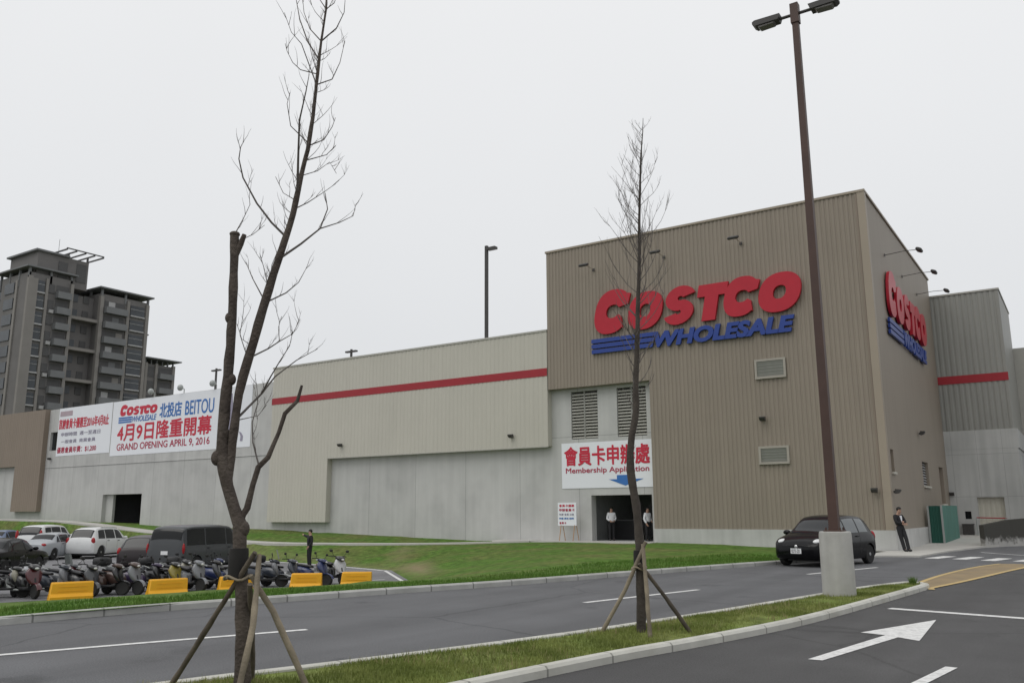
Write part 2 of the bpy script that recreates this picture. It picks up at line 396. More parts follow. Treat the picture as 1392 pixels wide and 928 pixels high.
def kerb_mesh(chain, wdt, h, name, closed=False):
    """kerb swept along chain; outer face on the chain, body to its left"""
    prof = [(0, -.3), (.0, h - .03), (.03, h), (wdt - .015, h), (wdt, h - .01), (wdt, -.3)]
    rows = [offset(chain, d) for d, _ in prof]
    me = bpy.data.meshes.new(name); bm = bmesh.new(); uvl = bm.loops.layers.uv.new('UVMap')
    s = [0.]
    for i in range(1, len(chain)): s.append(s[-1] + (Vector(chain[i]) - Vector(chain[i - 1])).length)
    vv = [[bm.verts.new((*rows[j][i], prof[j][1])) for j in range(len(prof))] for i in range(len(chain))]
    for i in range(len(chain) - 1):
        for j in range(len(prof) - 1):
            f = bm.faces.new((vv[i][j], vv[i + 1][j], vv[i + 1][j + 1], vv[i][j + 1]))
            for lp, (q, r) in zip(f.loops, ((i, j), (i + 1, j), (i + 1, j + 1), (i, j + 1))): lp[uvl].uv = (s[q], j * .1 + 1)
    bm.faces.new(vv[0]); bm.faces.new(vv[-1])
    bmesh.ops.recalc_face_normals(bm, faces=bm.faces); bm.to_mesh(me); bm.free(); return me

_dg = None
def text_mesh(body, x0, x1, z0, z1, depth=.004, bold=0., shear=0., name='lettering', weight=0.):
    """text as a mesh facing -Y, fitted into the box x0..x1, z0..z1, thickness depth (towards -Y)"""
    c = bpy.data.curves.new('t', 'FONT'); c.body = body; c.size = 1; c.offset = bold; c.shear = shear; c.resolution_u = 4
    o = bpy.data.objects.new('t', c); COL.objects.link(o); bpy.context.view_layer.update()
    dg = bpy.context.evaluated_depsgraph_get()
    me = bpy.data.meshes.new_from_object(o.evaluated_get(dg)); bpy.data.objects.remove(o); bpy.data.curves.remove(c)
    n = len(me.vertices); co = np.zeros(n * 3); me.vertices.foreach_get('co', co); co = co.reshape(-1, 3)
    lo = co.min(0); hi = co.max(0)
    bm = bmesh.new(); bm.from_mesh(me); bmesh.ops.remove_doubles(bm, verts=bm.verts, dist=1e-5)
    for v in bm.verts:
        v.co = (x0 + (v.co.x - lo[0]) / (hi[0] - lo[0]) * (x1 - x0), 0, z0 + (v.co.y - lo[1]) / (hi[1] - lo[1]) * (z1 - z0))
    if depth > .01:
        r = bmesh.ops.extrude_face_region(bm, geom=list(bm.faces))
        for v in r['geom']:
            if isinstance(v, bmesh.types.BMVert): v.co.y -= depth
        bmesh.ops.recalc_face_normals(bm, faces=bm.faces)
    else:
        for v in bm.verts: v.co.y = -depth
        for f in bm.faces:
            f.normal_update()
            if f.normal.y > 0: f.normal_flip()
    if weight:                                  # heavier strokes: shifted copies, each a hair behind the last
        base = bmesh.new(); 
        bm.to_mesh(me); base.from_mesh(me)
        for k, (a, b) in enumerate(((1, 0), (-1, 0), (0, 1), (0, -1), (.7, .7), (-.7, .7), (.7, -.7), (-.7, -.7))):
            n0 = len(bm.verts); bm.from_mesh(me); bm.verts.ensure_lookup_table()
            for v in bm.verts[n0:]: v.co += Vector((a * weight, .0003 * (k + 1), b * weight))
        base.free()
    bm.to_mesh(me); bm.free(); me.name = name; me.polygons.foreach_set('use_smooth', [False] * len(me.polygons)); return me
# ================================================================ GROUND
KF = catmull([(-14.7, -9), (-14.55, -3), (-14.4, 3), (-14.05, 7), (-13.75, 9), (-13.2, 11), (-12.35, 13.9), (-11.3, 17.1), (-10.35, 20.9), (-9.1, 25.5), (-8.35, 27.9), (-7.45, 31)], .5)
LOT = [(-90, -9), (-38, -9), (-33, 0), (-29, 7.5), (-26.4, 12.3), (-25.75, 14.0), (-25.1, 15.1), (-23.75, 17.3), (-22.35, 20.5), (-20.7, 22.2), (-20.2, 24.1), (-25.7, 29.1), (-31.6, 30.8), (-45, 33.2), (-60, 34.4), (-90, 35.2)]
PATHC = [(-23.6, 37.55, .19), (-27.5, 37.05, .05), (-30.3, 35.8, .0), (-34.3, 34.2, .0), (-39.2, 33.6, .0), (-46, 35.0, .12), (-54, 36.2, .45), (-65, 36.4, 1.1), (-80, 36.6, 1.3)]
_po = offset([p[:2] for p in PATHC], .75); _pi = offset([p[:2] for p in PATHC], -.75)
FAC = [(-120, 1.7), (-79, 1.38), (-72.7, 1.2), (-57.9, .94), (-45, .8), (-39.3, .56), (-33.2, .4), (-28.4, .21), (-22.7, .19), (-17.5, .22), (-12.1, .12), (-6.9, .02)]
pts = []; edg = []
def chain_in(P):
    o = len(pts); pts.extend(P); edg.extend((o + i, o + i + 1) for i in range(len(P) - 1)); return o
kb = offset(KF, .15)
chain_in([(*p, .115) for p in kb[::4]] + [(*kb[-1], .115)])
o = chain_in([(*p, -.80) for p in LOT]); edg.append((o + len(LOT) - 1, o))
chain_in([(p[0], p[1], c[2]) for p, c in zip(_po, PATHC)])
chain_in([(p[0], p[1], c[2]) for p, c in zip(_pi, PATHC)])
chain_in([(x, 39.4, z) for x, z in FAC])
pts += [(-45, 15, -.86), (-60, 22, -.86), (-50, 28, -.86), (-70, 10, -.86), (-35, 22, -.86), (-30, 26, -.86), (-28, 18, -.86), (-45, 5, -.86),
        (-20, 12.5, -.29), (-19, 16, -.3), (-17.7, 19, -.32), (-15.5, 21.5, -.1), (-14, 26, .13), (-17.5, 27, .0), (-21, 29.5, -.1), (-24, 33.2, .05), (-18, 33, .22), (-13, 32, .17), (-10, 34, .08),
        (-120, 36, 1.6), (-120, -9, -.8), (-22, 0, -.35), (-18, -9, -.25), (-28, 2, -.65)]
def in_poly(x, y, P):
    c = False
    for i in range(len(P)):
        (x1, y1), (x2, y2) = P[i][:2], P[i - 1][:2]
        if (y1 > y) != (y2 > y) and x < (x2 - x1) * (y - y1) / (y2 - y1) + x1: c = not c
    return c
V2, E2, F2, OV, _, _ = geometry.delaunay_2d_cdt([Vector(p[:2]) for p in pts], edg, [], 0, 1e-4)
zs = []
for v, ov in zip(V2, OV):
    zs.append(pts[ov[0]][2] if ov else min(pts, key=lambda p: (p[0] - v.x) ** 2 + (p[1] - v.y) ** 2)[2])
bm = bmesh.new(); bv = [bm.verts.new((v.x, v.y, z)) for v, z in zip(V2, zs)]
_road = KF + [(30, 31), (30, -9)]
for f in F2:
    c_ = sum((V2[i] for i in f), Vector((0, 0))) / len(f)
    if c_.y < 31 and in_poly(c_.x, c_.y, _road): continue
    bm.faces.new([bv[i] for i in f])
for _ in range(6):
    el = [e for e in bm.edges if e.calc_length() > 1.6 and (e.verts[0].co.y > 8 or e.verts[1].co.y > 8)]
    if not el: break
    bmesh.ops.subdivide_edges(bm, edges=el, cuts=1); bmesh.ops.triangulate(bm, faces=bm.faces)
def seg_d(x, y, P):
    best = 1e9
    for i in range(len(P) - 1):
        a = Vector(P[i][:2]); b = Vector(P[i + 1][:2]); p = Vector((x, y)); t = max(0, min(1, (p - a).dot(b - a) / (b - a).length_squared))
        best = min(best, (p - a - (b - a) * t).length)
    return best
lotc = LOT + [LOT[0]]
# a few passes of smoothing away from the hard edges, then small lumps
fix = {}
for v in bm.verts:
    x, y = v.co.x, v.co.y
    d = min(seg_d(x, y, lotc), seg_d(x, y, kb), seg_d(x, y, _po), seg_d(x, y, _pi), abs(y - 39.4))
    fix[v] = 0 if (in_poly(x, y, LOT) or d < .25) else min(1, d / 1.5)
for it in range(6):
    nz_ = {v: sum(e.other_vert(v).co.z for e in v.link_edges) / len(v.link_edges) for v in bm.verts if fix[v] > 0}
    for v, z in nz_.items(): v.co.z += (z - v.co.z) * .5 * fix[v]
for v in bm.verts:
    if fix[v] > 0: v.co.z += fix[v] * (.07 * noise.noise(v.co * .35) + .035 * noise.noise(v.co * 1.1))
me = bpy.data.meshes.new('lawn'); 
for f in bm.faces:
    if f.normal.z < 0: f.normal_flip()
bm.to_mesh(me); 
ca = me.color_attributes.new('mask', 'FLOAT_COLOR', 'POINT')
for i, v in enumerate(me.vertices):
    x, y = v.co.x, v.co.y
    d = seg_d(x, y, [(-20.8, 25.2), (-23.2, 28.0), (-26.8, 31.2), (-29.5, 34.8)])
    dirt = max(0, 1 - d / (.42 + .25 * noise.noise(v.co * .8))) ** .9 * .75 if d < .9 else 0
    d2 = min(seg_d(x, y, lotc) if not in_poly(x, y, LOT) and x > -60 and y > 24 else 9, 9)
    dirt = max(dirt, .35 * max(0, 1 - d2 / 1.0))
    kd = seg_d(x, y, KF)
    dry = min(1, max(0, (kd - 1.8) / 3)) * (1 if y > 17 and x > -75 else .35)
    if x > -17.5 and y > 33: dry *= .35
    ca.data[i].color = (dirt, dry, 0, 1)
bm.free(); me.shade_smooth()
lawn = struct('lawn', me, 'lawn')
from mathutils.bvhtree import BVHTree
_bvh = BVHTree.FromPolygons([v.co.copy() for v in me.vertices], [tuple(p.vertices) for p in me.polygons])
def lawn_z(x, y):
    h = _bvh.ray_cast(Vector((x, y, 10)), Vector((0, 0, -1))); return h[0].z if h[0] else 0.
struct('ground', flat([(-900, -700), (900, -700), (900, 1200), (-900, 1200)], -1.6), 'far')
LOTZ = -.79
struct('parking_lot', flat(LOT, LOTZ), 'lot')
pm = MB()
_pa = catmull([(*p, c[2]) for p, c in zip(_po, PATHC)], 1.); _pb = catmull([(*p, c[2]) for p, c in zip(_pi, PATHC)], 1.)
n = min(len(_pa), len(_pb))
def resample(P, n):
    P = np.array(P); s = np.r_[0, np.cumsum(np.linalg.norm(np.diff(P, axis=0), axis=1))]; t = np.linspace(0, s[-1], n)
    return np.c_[[np.interp(t, s, P[:, k]) for k in range(3)]].T
_pa = resample(_pa, 60); _pb = resample(_pb, 60)
pm.loft([[(b[0], b[1], b[2] + .07), (b[0], b[1], b[2] - .2), (a[0], a[1], a[2] - .2), (a[0], a[1], a[2] + .07)] for a, b in zip(_pa, _pb)])
struct('footpath', pm, 'slab')

MID = [(-8.4, -9), (-7.2, 0), (-6.3, 5), (-5.5, 9), (-4.7, 14), (-4.0, 18), (-3.45, 21.0), (-2.55, 25.5), (-1.9, 30.2), (-1.6, 34), (-1.2, 60)]
KFr = offset(KF, .06)
road_poly = MID + [(-1.2, 75), (-9.5, 75), (-9.5, 33.0)] + KFr[::-1]
struct('road', flat(road_poly, 0.), 'road')
struct('access_road', flat([(60, -9), (60, 75), (-1.2, 75)] + MID[::-1], 0.), 'road2')
struct('kerb', kerb_mesh(KF, .15, .125, 'kerb'), 'kerb', 40)

MFAR = [(-9.6, -4), (-8.5, 1.5), (-7.55, 5.2), (-6.95, 7.0), (-6.35, 8.9), (-5.85, 10.8), (-5.3, 13.4), (-4.65, 17.0), (-4.25, 19.3), (-3.72, 21.2)]
MNEAR = [(-3.12, 20.5), (-3.35, 17.5), (-3.72, 13.5), (-4.22, 10.8), (-4.6, 9.2), (-4.9, 7.5), (-5.2, 5.6), (-5.9, 1.5), (-7.0, -4)]
ring = catmull(MNEAR[::-1] + [(-3.13, 20.95), (-3.3, 21.25), (-3.52, 21.35)] + MFAR[::-1], .35)
struct('median_kerb', kerb_mesh(ring, .15, .105, 'median_kerb'), 'kerbm', 40)
inner = offset(ring, .14)
ip = [(p[0], p[1]) for p in inner[::2]]
rp = []
while len(rp) < 1500:
    x, y = random.uniform(-9, -3), random.uniform(-4, 21.3)
    if in_poly(x, y, ip): rp.append((x, y))
V2, E2, F2, OV, _, _ = geometry.delaunay_2d_cdt([Vector(p) for p in ip + rp], [(i, (i + 1) % len(ip)) for i in range(len(ip))], [], 1, 1e-4)
mm = MB()
for v in V2:
    d = seg_d(v.x, v.y, ip + [ip[0]]); mm.v.append((v.x, v.y, .075 + min(d, .6) * .05 + (.03 * noise.noise(Vector((v.x * 1.3, v.y * 1.3, 0))) if d > .05 else 0)))
mm.f = [tuple(f) for f in F2]
mme = mm.mesh('median_lawn', 180); struct('median_lawn', mme, 'mlawn')
_mb = BVHTree.FromPolygons([v.co.copy() for v in mme.vertices], [tuple(p.vertices) for p in mme.polygons])
def med_z(x, y):
    h = _mb.ray_cast(Vector((x, y, 10)), Vector((0, 0, -1))); return h[0].z if h[0] else .1

def blades(name, spots, m, hgt, wid):
    n = len(spots); P = np.array(spots); rg = np.random.default_rng(3)
    a = rg.uniform(0, 2 * np.pi, n); h = hgt * rg.uniform(.5, 1.3, n); lean = rg.uniform(0, .8, n) * h; b = rg.uniform(0, 2 * np.pi, n); ww = wid * rg.uniform(.6, 1.4, n)
    V = np.zeros((n, 3, 3)); V[:, 0] = P; V[:, 1] = P; V[:, 2] = P
    V[:, 0, 0] -= np.cos(a) * ww; V[:, 0, 1] -= np.sin(a) * ww; V[:, 1, 0] += np.cos(a) * ww; V[:, 1, 1] += np.sin(a) * ww
    V[:, 2, 0] += np.cos(b) * lean; V[:, 2, 1] += np.sin(b) * lean; V[:, 2, 2] += h
    V[:, :2, 2] -= .015
    me = bpy.data.meshes.new(name); me.vertices.add(n * 3); me.vertices.foreach_set('co', V.reshape(-1))
    me.loops.add(n * 3); me.loops.foreach_set('vertex_index', np.arange(n * 3)); me.polygons.add(n)
    me.polygons.foreach_set('loop_start', np.arange(n) * 3); me.polygons.foreach_set('loop_total', np.full(n, 3)); me.update(); me.validate()
    return struct(name, me, m, kind='stuff')
ins = [(p[0], p[1]) for p in offset(ring, .17)]
sp = []
while len(sp) < 42000:
    y = 3.5 + 18 * random.random() ** 1.5; x = random.uniform(-8.2, -3.2)
    if in_poly(x, y, ins):
        c = noise.noise(Vector((x * 1.1, y * 1.1, 3)))
        if random.random() < .55 + c: sp.append((x, y, med_z(x, y)))
blades('grass', sp, 'blade', .05, .006)
sp = []
while len(sp) < 2600:                         # clumps of straw and taller weeds
    y = 3.5 + 18 * random.random() ** 1.5; x = random.uniform(-8.2, -3.2)
    if not in_poly(x, y, ins) or noise.noise(Vector((x * .7, y * .7, 9))) < .05: continue
    for _ in range(random.randint(2, 7)):
        a, b = x + random.gauss(0, .035), y + random.gauss(0, .035)
        if in_poly(a, b, ins): sp.append((a, b, med_z(a, b)))
blades('dry_grass', sp, 'straw', .085, .005)
sp = []
for k in range(40000):
    i = random.randrange(len(KF) - 2); t = random.random()
    d = .16 + random.random() ** 1.4 * 3.2
    p = offset(KF[max(i - 1, 0):i + 3], d)[min(i, 1)]
    x = p[0] + random.uniform(-.3, .3); y = p[1] + random.uniform(-.3, .3)
    if y < 4 or seg_d(x, y, KF[max(0, i - 4):i + 5]) < .19: continue
    sp.append((x, y, lawn_z(x, y)))
blades('grass', sp, 'blade2', .065, .011)
# lush tuft at the tip of the median
sp = []
for k in range(300):
    a = random.uniform(0, 6.28); r = .075 * random.random() ** .5; x = -3.42 + r * math.cos(a) * .8; y = 20.75 + r * math.sin(a)
    sp.append((x, y, .09))
tuft = blades('grass_tuft', sp, 'blade2', .14, .006)
del tuft['kind']; tag(tuft, 'tall dark green grass tuft at the rounded tip of the median strip', 'grass tuft')

# pavement apron around the tower corner
def az(x, y): return .055 + max(0, min(1, (y - 43) / 13)) * .22
AP = [(-9.2, 31.2), (-7.75, 31.6), (-7.1, 33.6), (-6.3, 34.2), (-5.35, 34.4), (-5.05, 38.5), (-4.65, 41.5), (-4.2, 44.4), (-3.4, 46.4), (-2.9, 48), (-2.9, 52), (-3.0, 56.3), (-6.9, 56.3), (-6.9, 50), (-6.9, 44), (-6.75, 38.1), (-12.2, 38.4), (-11.2, 35)]
sm = MB(); top = flat(AP, az)
sm.add([v.co for v in top.vertices], [tuple(p.vertices) for p in top.polygons])
n = len(AP)
sm.add([(p[0], p[1], az(*p)) for p in AP] + [(p[0], p[1], -.1) for p in AP], [(i, (i + 1) % n, (i + 1) % n + n, i + n) for i in range(n)])
struct('pavement', sm, 'slab')
dm = MB(); dm.prism([(-26.3, 38.7), (-26.3, 37.6), (-23.4, 36.9), (-17.2, 37.3), (-17.2, 38.22), (-17.5, 38.22), (-17.5, 38.7)], -.1, .245, 'xy')
struct('doorstep', dm, 'slab')

# painted markings
def line(P, wdt, name='lane_line', m='paint', z=.006):
    return struct(name, ribbon(catmull(P, 1.), wdt, z), m)
line([(-12.3, 2.0), (-11.13, 5.6), (-9.67, 9.15)], .13)
line([(-8.05, 14.5), (-7.25, 18.1)], .13)
line([(-6.5, 23.9), (-5.5, 27.7)], .13)
struct('arrow_marking', flat([(-2.88, 10.36), (-2.72, 10.36), (-2.34, 12.72), (-2.05, 12.52), (-2.19, 15.0), (-2.86, 12.95), (-2.52, 12.85)], .006), 'paint')
line([(-3.1, 16.33), (-1.08, 15.9), (1.5, 15.35)], .22, 'stop_line')
line([(-1.72, 8.6), (-1.45, 10.65)], .12)
HA = [(-3.56, 21.45), (-3.53, 23.2), (-3.45, 25.2), (-3.25, 27.6), (-2.95, 29.8), (-2.6, 31.3), (-1.98, 31.35), (-1.55, 33.0)]
HB = [(-3.1, 20.9), (-2.8, 22.7), (-2.45, 25.2), (-2.1, 27.9), (-1.8, 29.9), (-1.5, 32.9)]
struct('hatched_median', flat(HA + HB[::-1], .005), 'hatch')
line(HA[:-1], .12, 'yellow_line', 'ypaint', .009)
line([(-3.02, 20.5)] + HB, .13, 'yellow_line', 'ypaint', .013)
for x, y in ((-4.75, 34.6), (-3.85, 34.45), (-2.95, 33.95), (-2.0, 33.9), (-1.0, 33.8)):
    struct('crosswalk_bar', flat([(x - .38, y - .85), (x + .08, y - .95), (x + .45, y + .95), (x + .0, y + 1.05)], .006), 'paint')
line([(-3.9, 39.5), (-2.4, 37.6), (0, 36.5)], .12)
# parking lot markings: kerb edge line and bays
struct('lot_edge_line', ribbon([(-25.9, 28.8), (-31.5, 30.45), (-45, 32.75)], .2, LOTZ + .006), 'paint')
struct('lot_edge_line', ribbon([(-25.75, 28.75), (-20.6, 24.1)], .14, LOTZ + .007), 'paint')
for k in range(9):
    x = -26.5 - k * 2.6; y = 26.2 + k * .55
    line([(x, y), (x + 2.1, y - 4.4)], .11, 'bay_line', 'paint', LOTZ + .006)
line([(-21.3, 22.4), (-20.6, 24.0)], .12, 'bay_line', 'paint', LOTZ + .006)
line([(-23.2, 21.4), (-22.4, 25.0)], .12, 'bay_line', 'paint', LOTZ + .006)

# ================================================================ STORE
YF, YC = 38.23, 38.63
store = thing('store_building', 'large store with tan ribbed entrance tower and long off-white wing with a red stripe', 'building', (-23, 38, 0), world=True)
def panel(holes, x0, x1, z0, z1, y, depth, mb=None):
    """wall sheet at y facing -Y with rectangular holes and reveals of given depth"""
    mb = mb or MB()
    xs = sorted({x0, x1} | {h[0] for h in holes} | {h[1] for h in holes}); zs_ = sorted({z0, z1} | {h[2] for h in holes} | {h[3] for h in holes})
    for i in range(len(xs) - 1):
        for j in range(len(zs_) - 1):
            cx, cz = (xs[i] + xs[i + 1]) / 2, (zs_[j] + zs_[j + 1]) / 2
            if any(h[0] < cx < h[1] and h[2] < cz < h[3] for h in holes): continue
            mb.quad((xs[i], y, zs_[j]), (xs[i + 1], y, zs_[j]), (xs[i + 1], y, zs_[j + 1]), (xs[i], y, zs_[j + 1]))
    for a, b, c, d in holes:
        mb.quad((a, y, c), (a, y + depth, c), (a, y + depth, d), (a, y, d)); mb.quad((b, y, c), (b, y, d), (b, y + depth, d), (b, y + depth, c))
        mb.quad((a, y, d), (a, y + depth, d), (b, y + depth, d), (b, y, d)); mb.quad((a, y, c), (b, y, c), (b, y + depth, c), (a, y + depth, c))
    return mb
def ribs(x0, x1, z0, z1, y, pitch, dep, mb=None, flatw=.45):
    mb = mb or MB(); n = max(1, round((x1 - x0) / pitch)); p = (x1 - x0) / n; prof = []
    for i in range(n):
        a = x0 + i * p
        prof += [(a, y), (a + p * (1 - flatw) * .5, y), (a + p * (1 - flatw) * .5 + p * .12, y - dep), (a + p * (1 - .12), y - dep)]
    prof.append((x1, y))
    for i in range(len(prof) - 1):
        (a, ya), (b, yb) = prof[i], prof[i + 1]
        mb.quad((a, ya, z0), (b, yb, z0), (b, yb, z1), (a, ya, z1))
    return mb
DOOR = (-20.93, -17.62, .245, 2.47)
GAR = (-63.9, -58.84, .6, 3.16)
LV = [(-22.0, -20.45, 5.32, 7.78), (-19.35, -17.75, 5.32, 7.78)]
WIN = (-72.35, -71.3, 6.9, 8.43)
cw = MB()
panel([GAR, WIN], -72.75, -44.5, -1.7, 10.35, YC, .55, cw)
panel([DOOR] + LV, -44.5, -17.35, -1.7, 9.0, YC, .5, cw)
panel([], -100, -72.75, -1.7, 9, YC, .1, cw)
obj('concrete_wall', cw, 'conc', store)
# parapet top of the far wall and its cap
obj('parapet', MB().box(-72.7, -44.55, YC + .003, YC + .35, 9.2, 10.348), 'cap', store)
# shelf line along the far concrete wall
obj('ledge', MB().box(-72.7, -44.55, YC - .035, YC, 5.46, 5.52), 'conc', store)
# dark rooms behind the openings
def room(a, b, c, d, y0, y1, m='room', name='interior'):
    r = MB(); r.quad((a, y1, c), (b, y1, c), (b, y1, d), (a, y1, d)); r.quad((a, y0, c), (a, y1, c), (a, y1, d), (a, y0, d)); r.quad((b, y0, c), (b, y0, d), (b, y1, d), (b, y1, c))
    r.quad((a, y0, d), (a, y1, d), (b, y1, d), (b, y0, d)); r.quad((a, y0, c), (b, y0, c), (b, y1, c), (a, y1, c))
    return obj(name, r, m, store)
room(DOOR[0] - .5, DOOR[1] + .25, .243, 3.0, YC + .5, YC + 6.5, 'room')
room(GAR[0] - .6, GAR[1] + .6, .6, 3.4, YC + .55, YC + 5, 'dark')
obj('garage_jamb', MB().box(GAR[0], GAR[0] + .95, YC + .3, YC + .5, .6, 3.155), 'plinth', store)
obj('window', MB().box(WIN[0] + .02, WIN[1] - .02, YC + .2, YC + .24, WIN[2] + .02, WIN[3] - .02), 'glass', store)
for a, b, c, d in LV:
    lv = obj('louver', MB().box(a + .01, b - .01, YC + .34, YC + .38, c + .01, d - .01), 'dark', store)
    s = MB(); n = 15
    for k in range(n):
        z = c + .06 + (d - c - .1) * k / n
        s.box(a + .03, b - .03, YC + .045, YC + .058, z - .02, z + .055)
        s.add([(a + .03, YC + .06, z), (b - .03, YC + .06, z), (b - .03, YC + .24, z + .12), (a + .03, YC + .24, z + .12), (a + .03, YC + .07, z - .015), (b - .03, YC + .07, z - .015), (b - .03, YC + .25, z + .105), (a + .03, YC + .25, z + .105)],
              [(0, 1, 2, 3), (7, 6, 5, 4), (0, 4, 5, 1), (1, 5, 6, 2), (2, 6, 7, 3), (3, 7, 4, 0)])
    sl = obj('slats', s, 'cap', lv); sl.location = (0, 0, 0)
    fr = obj('mullion', MB().box((a + b) / 2 - .035, (a + b) / 2 + .035, YC + .03, YC + .058, c + .01, d - .01), 'greymetal', lv); fr.location = (0, 0, 0)
# off-white wing cladding (an L shape) with its returns
wc = MB()
ribs(-39.2, -23.18, 5.02, 11.1, YF, .28, .014, wc); ribs(-44.5, -39.2, 1.12, 11.1, YF, .28, .014, wc)
wc.quad((-23.18, YF, 5.02), (-23.18, YC - .002, 5.02), (-23.18, YC - .002, 7.95), (-23.18, YF, 7.95))
wc.quad((-39.2, YF, 1.12), (-39.2, YC - .002, 1.12), (-39.2, YC - .002, 5.02), (-39.2, YF, 5.02))
wc.quad((-44.5, YF, 1.12), (-44.5, YF, 11.1), (-44.5, YC + 8, 11.1), (-44.5, YC + 8, 1.12))
wc.quad((-39.2, YF, 5.02), (-23.18, YF, 5.02), (-23.18, YC - .002, 5.02), (-39.2, YC - .002, 5.02))
wc.quad((-44.5, YF, 1.12), (-39.2, YF, 1.12), (-39.2, YC - .002, 1.12), (-44.5, YC - .002, 1.12))
wc.quad((-44.5, YC, 11.1), (-23.18, YC, 11.1), (-23.18, YC, 9.0), (-44.5, YC, 9.0))
obj('wing_cladding', wc, 'offwhite', store)
obj('parapet_cap', MB().box(-44.56, -23.17, YF - .05, YC + .05, 11.1, 11.2), 'cap', store)
obj('drip_edge', MB().box(-39.17, -23.17, YF - .025, YF + .03, 4.965, 5.017), 'cap', store)
obj('red_stripe', MB().box(-44.51, -23.185, YF - .03, YF - .0155, 8.7, 9.12), 'red', store)
obj('red_stripe', MB().box(-44.53, -44.503, YF - .03, YC + 2, 8.7, 9.12), 'red', store)
obj('roof_deck', MB().box(-120, -23.2, YC + .4, 110, 9.3, 9.75), 'plinth', store)
# tan entrance tower
tf = MB()
ribs(-23.15, -17.36, 7.95, 15.38, YF, .2, .025, tf); ribs(-17.36, -7.12, .86, 15.38, YF, .2, .025, tf)
tf.quad((-23.15, YF, 7.95), (-17.36, YF, 7.95), (-17.36, YC - .002, 7.95), (-23.15, YC - .002, 7.95))
tf.quad((-17.36, YF, .25), (-17.36, YF, 7.95), (-17.36, YC + .4, 7.95), (-17.36, YC + .4, .25))
tf.quad((-23.15, YF, 7.95), (-23.15, YF, 15.38), (-23.15, 56.15, 15.38), (-23.15, 56.15, 7.95))
tf.quad((-23.15, 56.15, 7.95), (-6.85, 56.15, 7.95), (-6.85, 56.15, 15.38), (-23.15, 56.15, 15.38))
tf.quad((-23.15, YF, 15.3), (-6.85, YF, 15.3), (-6.85, 56.15, 15.3), (-23.15, 56.15, 15.3))
obj('tower_front', tf, 'tan', store)
SW = [(39.1, 39.75, 3.25, 4.2), (47.2, 49.1, 2.85, 4.05), (52.9, 54.4, 2.0, 4.0)]
sd = MB(); panel(SW, 38.5, 56.15, .86, 15.38, 0, .3, sd)
sd.v = [(-6.85 - y, x, z) for x, y, z in sd.v]
obj('tower_side', sd, 'tan', store)
tr = MB().box(-7.12, -6.80, YF - .05, YF + .02, .86, 15.42).box(-6.86, -6.80, YF + .02, 38.5, .86, 15.42)
obj('corner_trim', tr, 'tan_trim', store)
obj('downpipe', MB().box(-7.2, -7.13, YF - .06, YF - .02, .86, 15.3), 'brown', store)
obj('parapet_cap', MB().box(-23.2, -6.78, YF - .07, YF + .3, 15.385, 15.49).box(-7.1, -6.78, YF + .3, 56.2, 15.385, 15.49).box(-23.2, -22.9, YF + .3, 56.2, 15.385, 15.49), 'tan_trim', store)
obj('plinth', MB().box(-17.36, -6.72, YF - .06, YF + .3, -.3, .858).box(-6.95, -6.72, YF + .3, 56.1, -.3, .858), 'plinth', store)
def wall_window(x0, x1, z0, z1):
    f = MB(); t = .1; y0, y1 = YF - .10, YF - .036
    f.box(x0 - t, x1 + t, y0, y1, z1, z1 + t).box(x0 - t, x1 + t, y0 - .03, y1, z0 - t, z0).box(x0 - t, x0, y0, y1, z0, z1).box(x1, x1 + t, y0, y1, z0, z1)
    wn = obj('window', f, 'vent', store)
    p = MB().quad((x0, YF - .05, z0), (x1, YF - .05, z0), (x1, YF - .05, z1), (x0, YF - .05, z1))
    n = 5
    for k in range(n):
        z = z0 + (z1 - z0) * (k + .1) / n
        p.quad((x0, YF - .055, z), (x1, YF - .055, z), (x1, YF - .09, z + (z1 - z0) / n * .75), (x0, YF - .09, z + (z1 - z0) / n * .75))
    g = obj('pane', p, 'greymetal', wn); g.location = (0, 0, 0)
wall_window(-12.0, -10.8, 7.6, 8.3); wall_window(-12.05, -10.9, 3.78, 4.38)
for k, (a, b, c, d) in enumerate(SW):
    if k == 1:
        lv = obj('louver', MB().box(-7.13, -7.11, a, b, c, d), 'dark', store); s = MB()
        for j in range(9):
            z = c + (d - c) * j / 9
            s.quad((-6.95, a + .02, z), (-6.95, b - .02, z), (-7.05, b - .02, z + .1), (-7.05, a + .02, z + .1))
        q = obj('slats', s, 'aptsill', lv); q.location = (0, 0, 0)
    else:
        obj('window', MB().box(-7.12, -7.08, a + .005, b - .005, c + .005, d - .005), 'brown', store)
    obj('sill', MB().box(-6.86, -6.76, a - .05, b + .05, c - .1, c - .003), 'offwhite', store)
# brown far-left cladding
bc = MB()
ribs(-76.9, -72.75, 1.92, 10.38, YF, .3, .012, bc); ribs(-100, -76.9, 5.72, 10.38, YF, .3, .012, bc)
bc.quad((-72.75, YF, 1.92), (-72.75, YC, 1.92), (-72.75, YC, 10.38), (-72.75, YF, 10.38)); bc.quad((-76.9, YF, 1.92), (-72.75, YF, 1.92), (-72.75, YC, 1.92), (-76.9, YC, 1.92))
bc.quad((-100, YF, 5.72), (-76.9, YF, 5.72), (-76.9, YC, 5.72), (-100, YC, 5.72)); bc.quad((-76.9, YF, 1.92), (-76.9, YC, 1.92), (-76.9, YC, 5.72), (-76.9, YF, 5.72))
bc.quad((-100, YF, 10.38), (-72.75, YF, 10.38), (-72.75, YC + .4, 10.38), (-100, YC + .4, 10.38))
obj('brown_cladding', bc, 'brown', store)

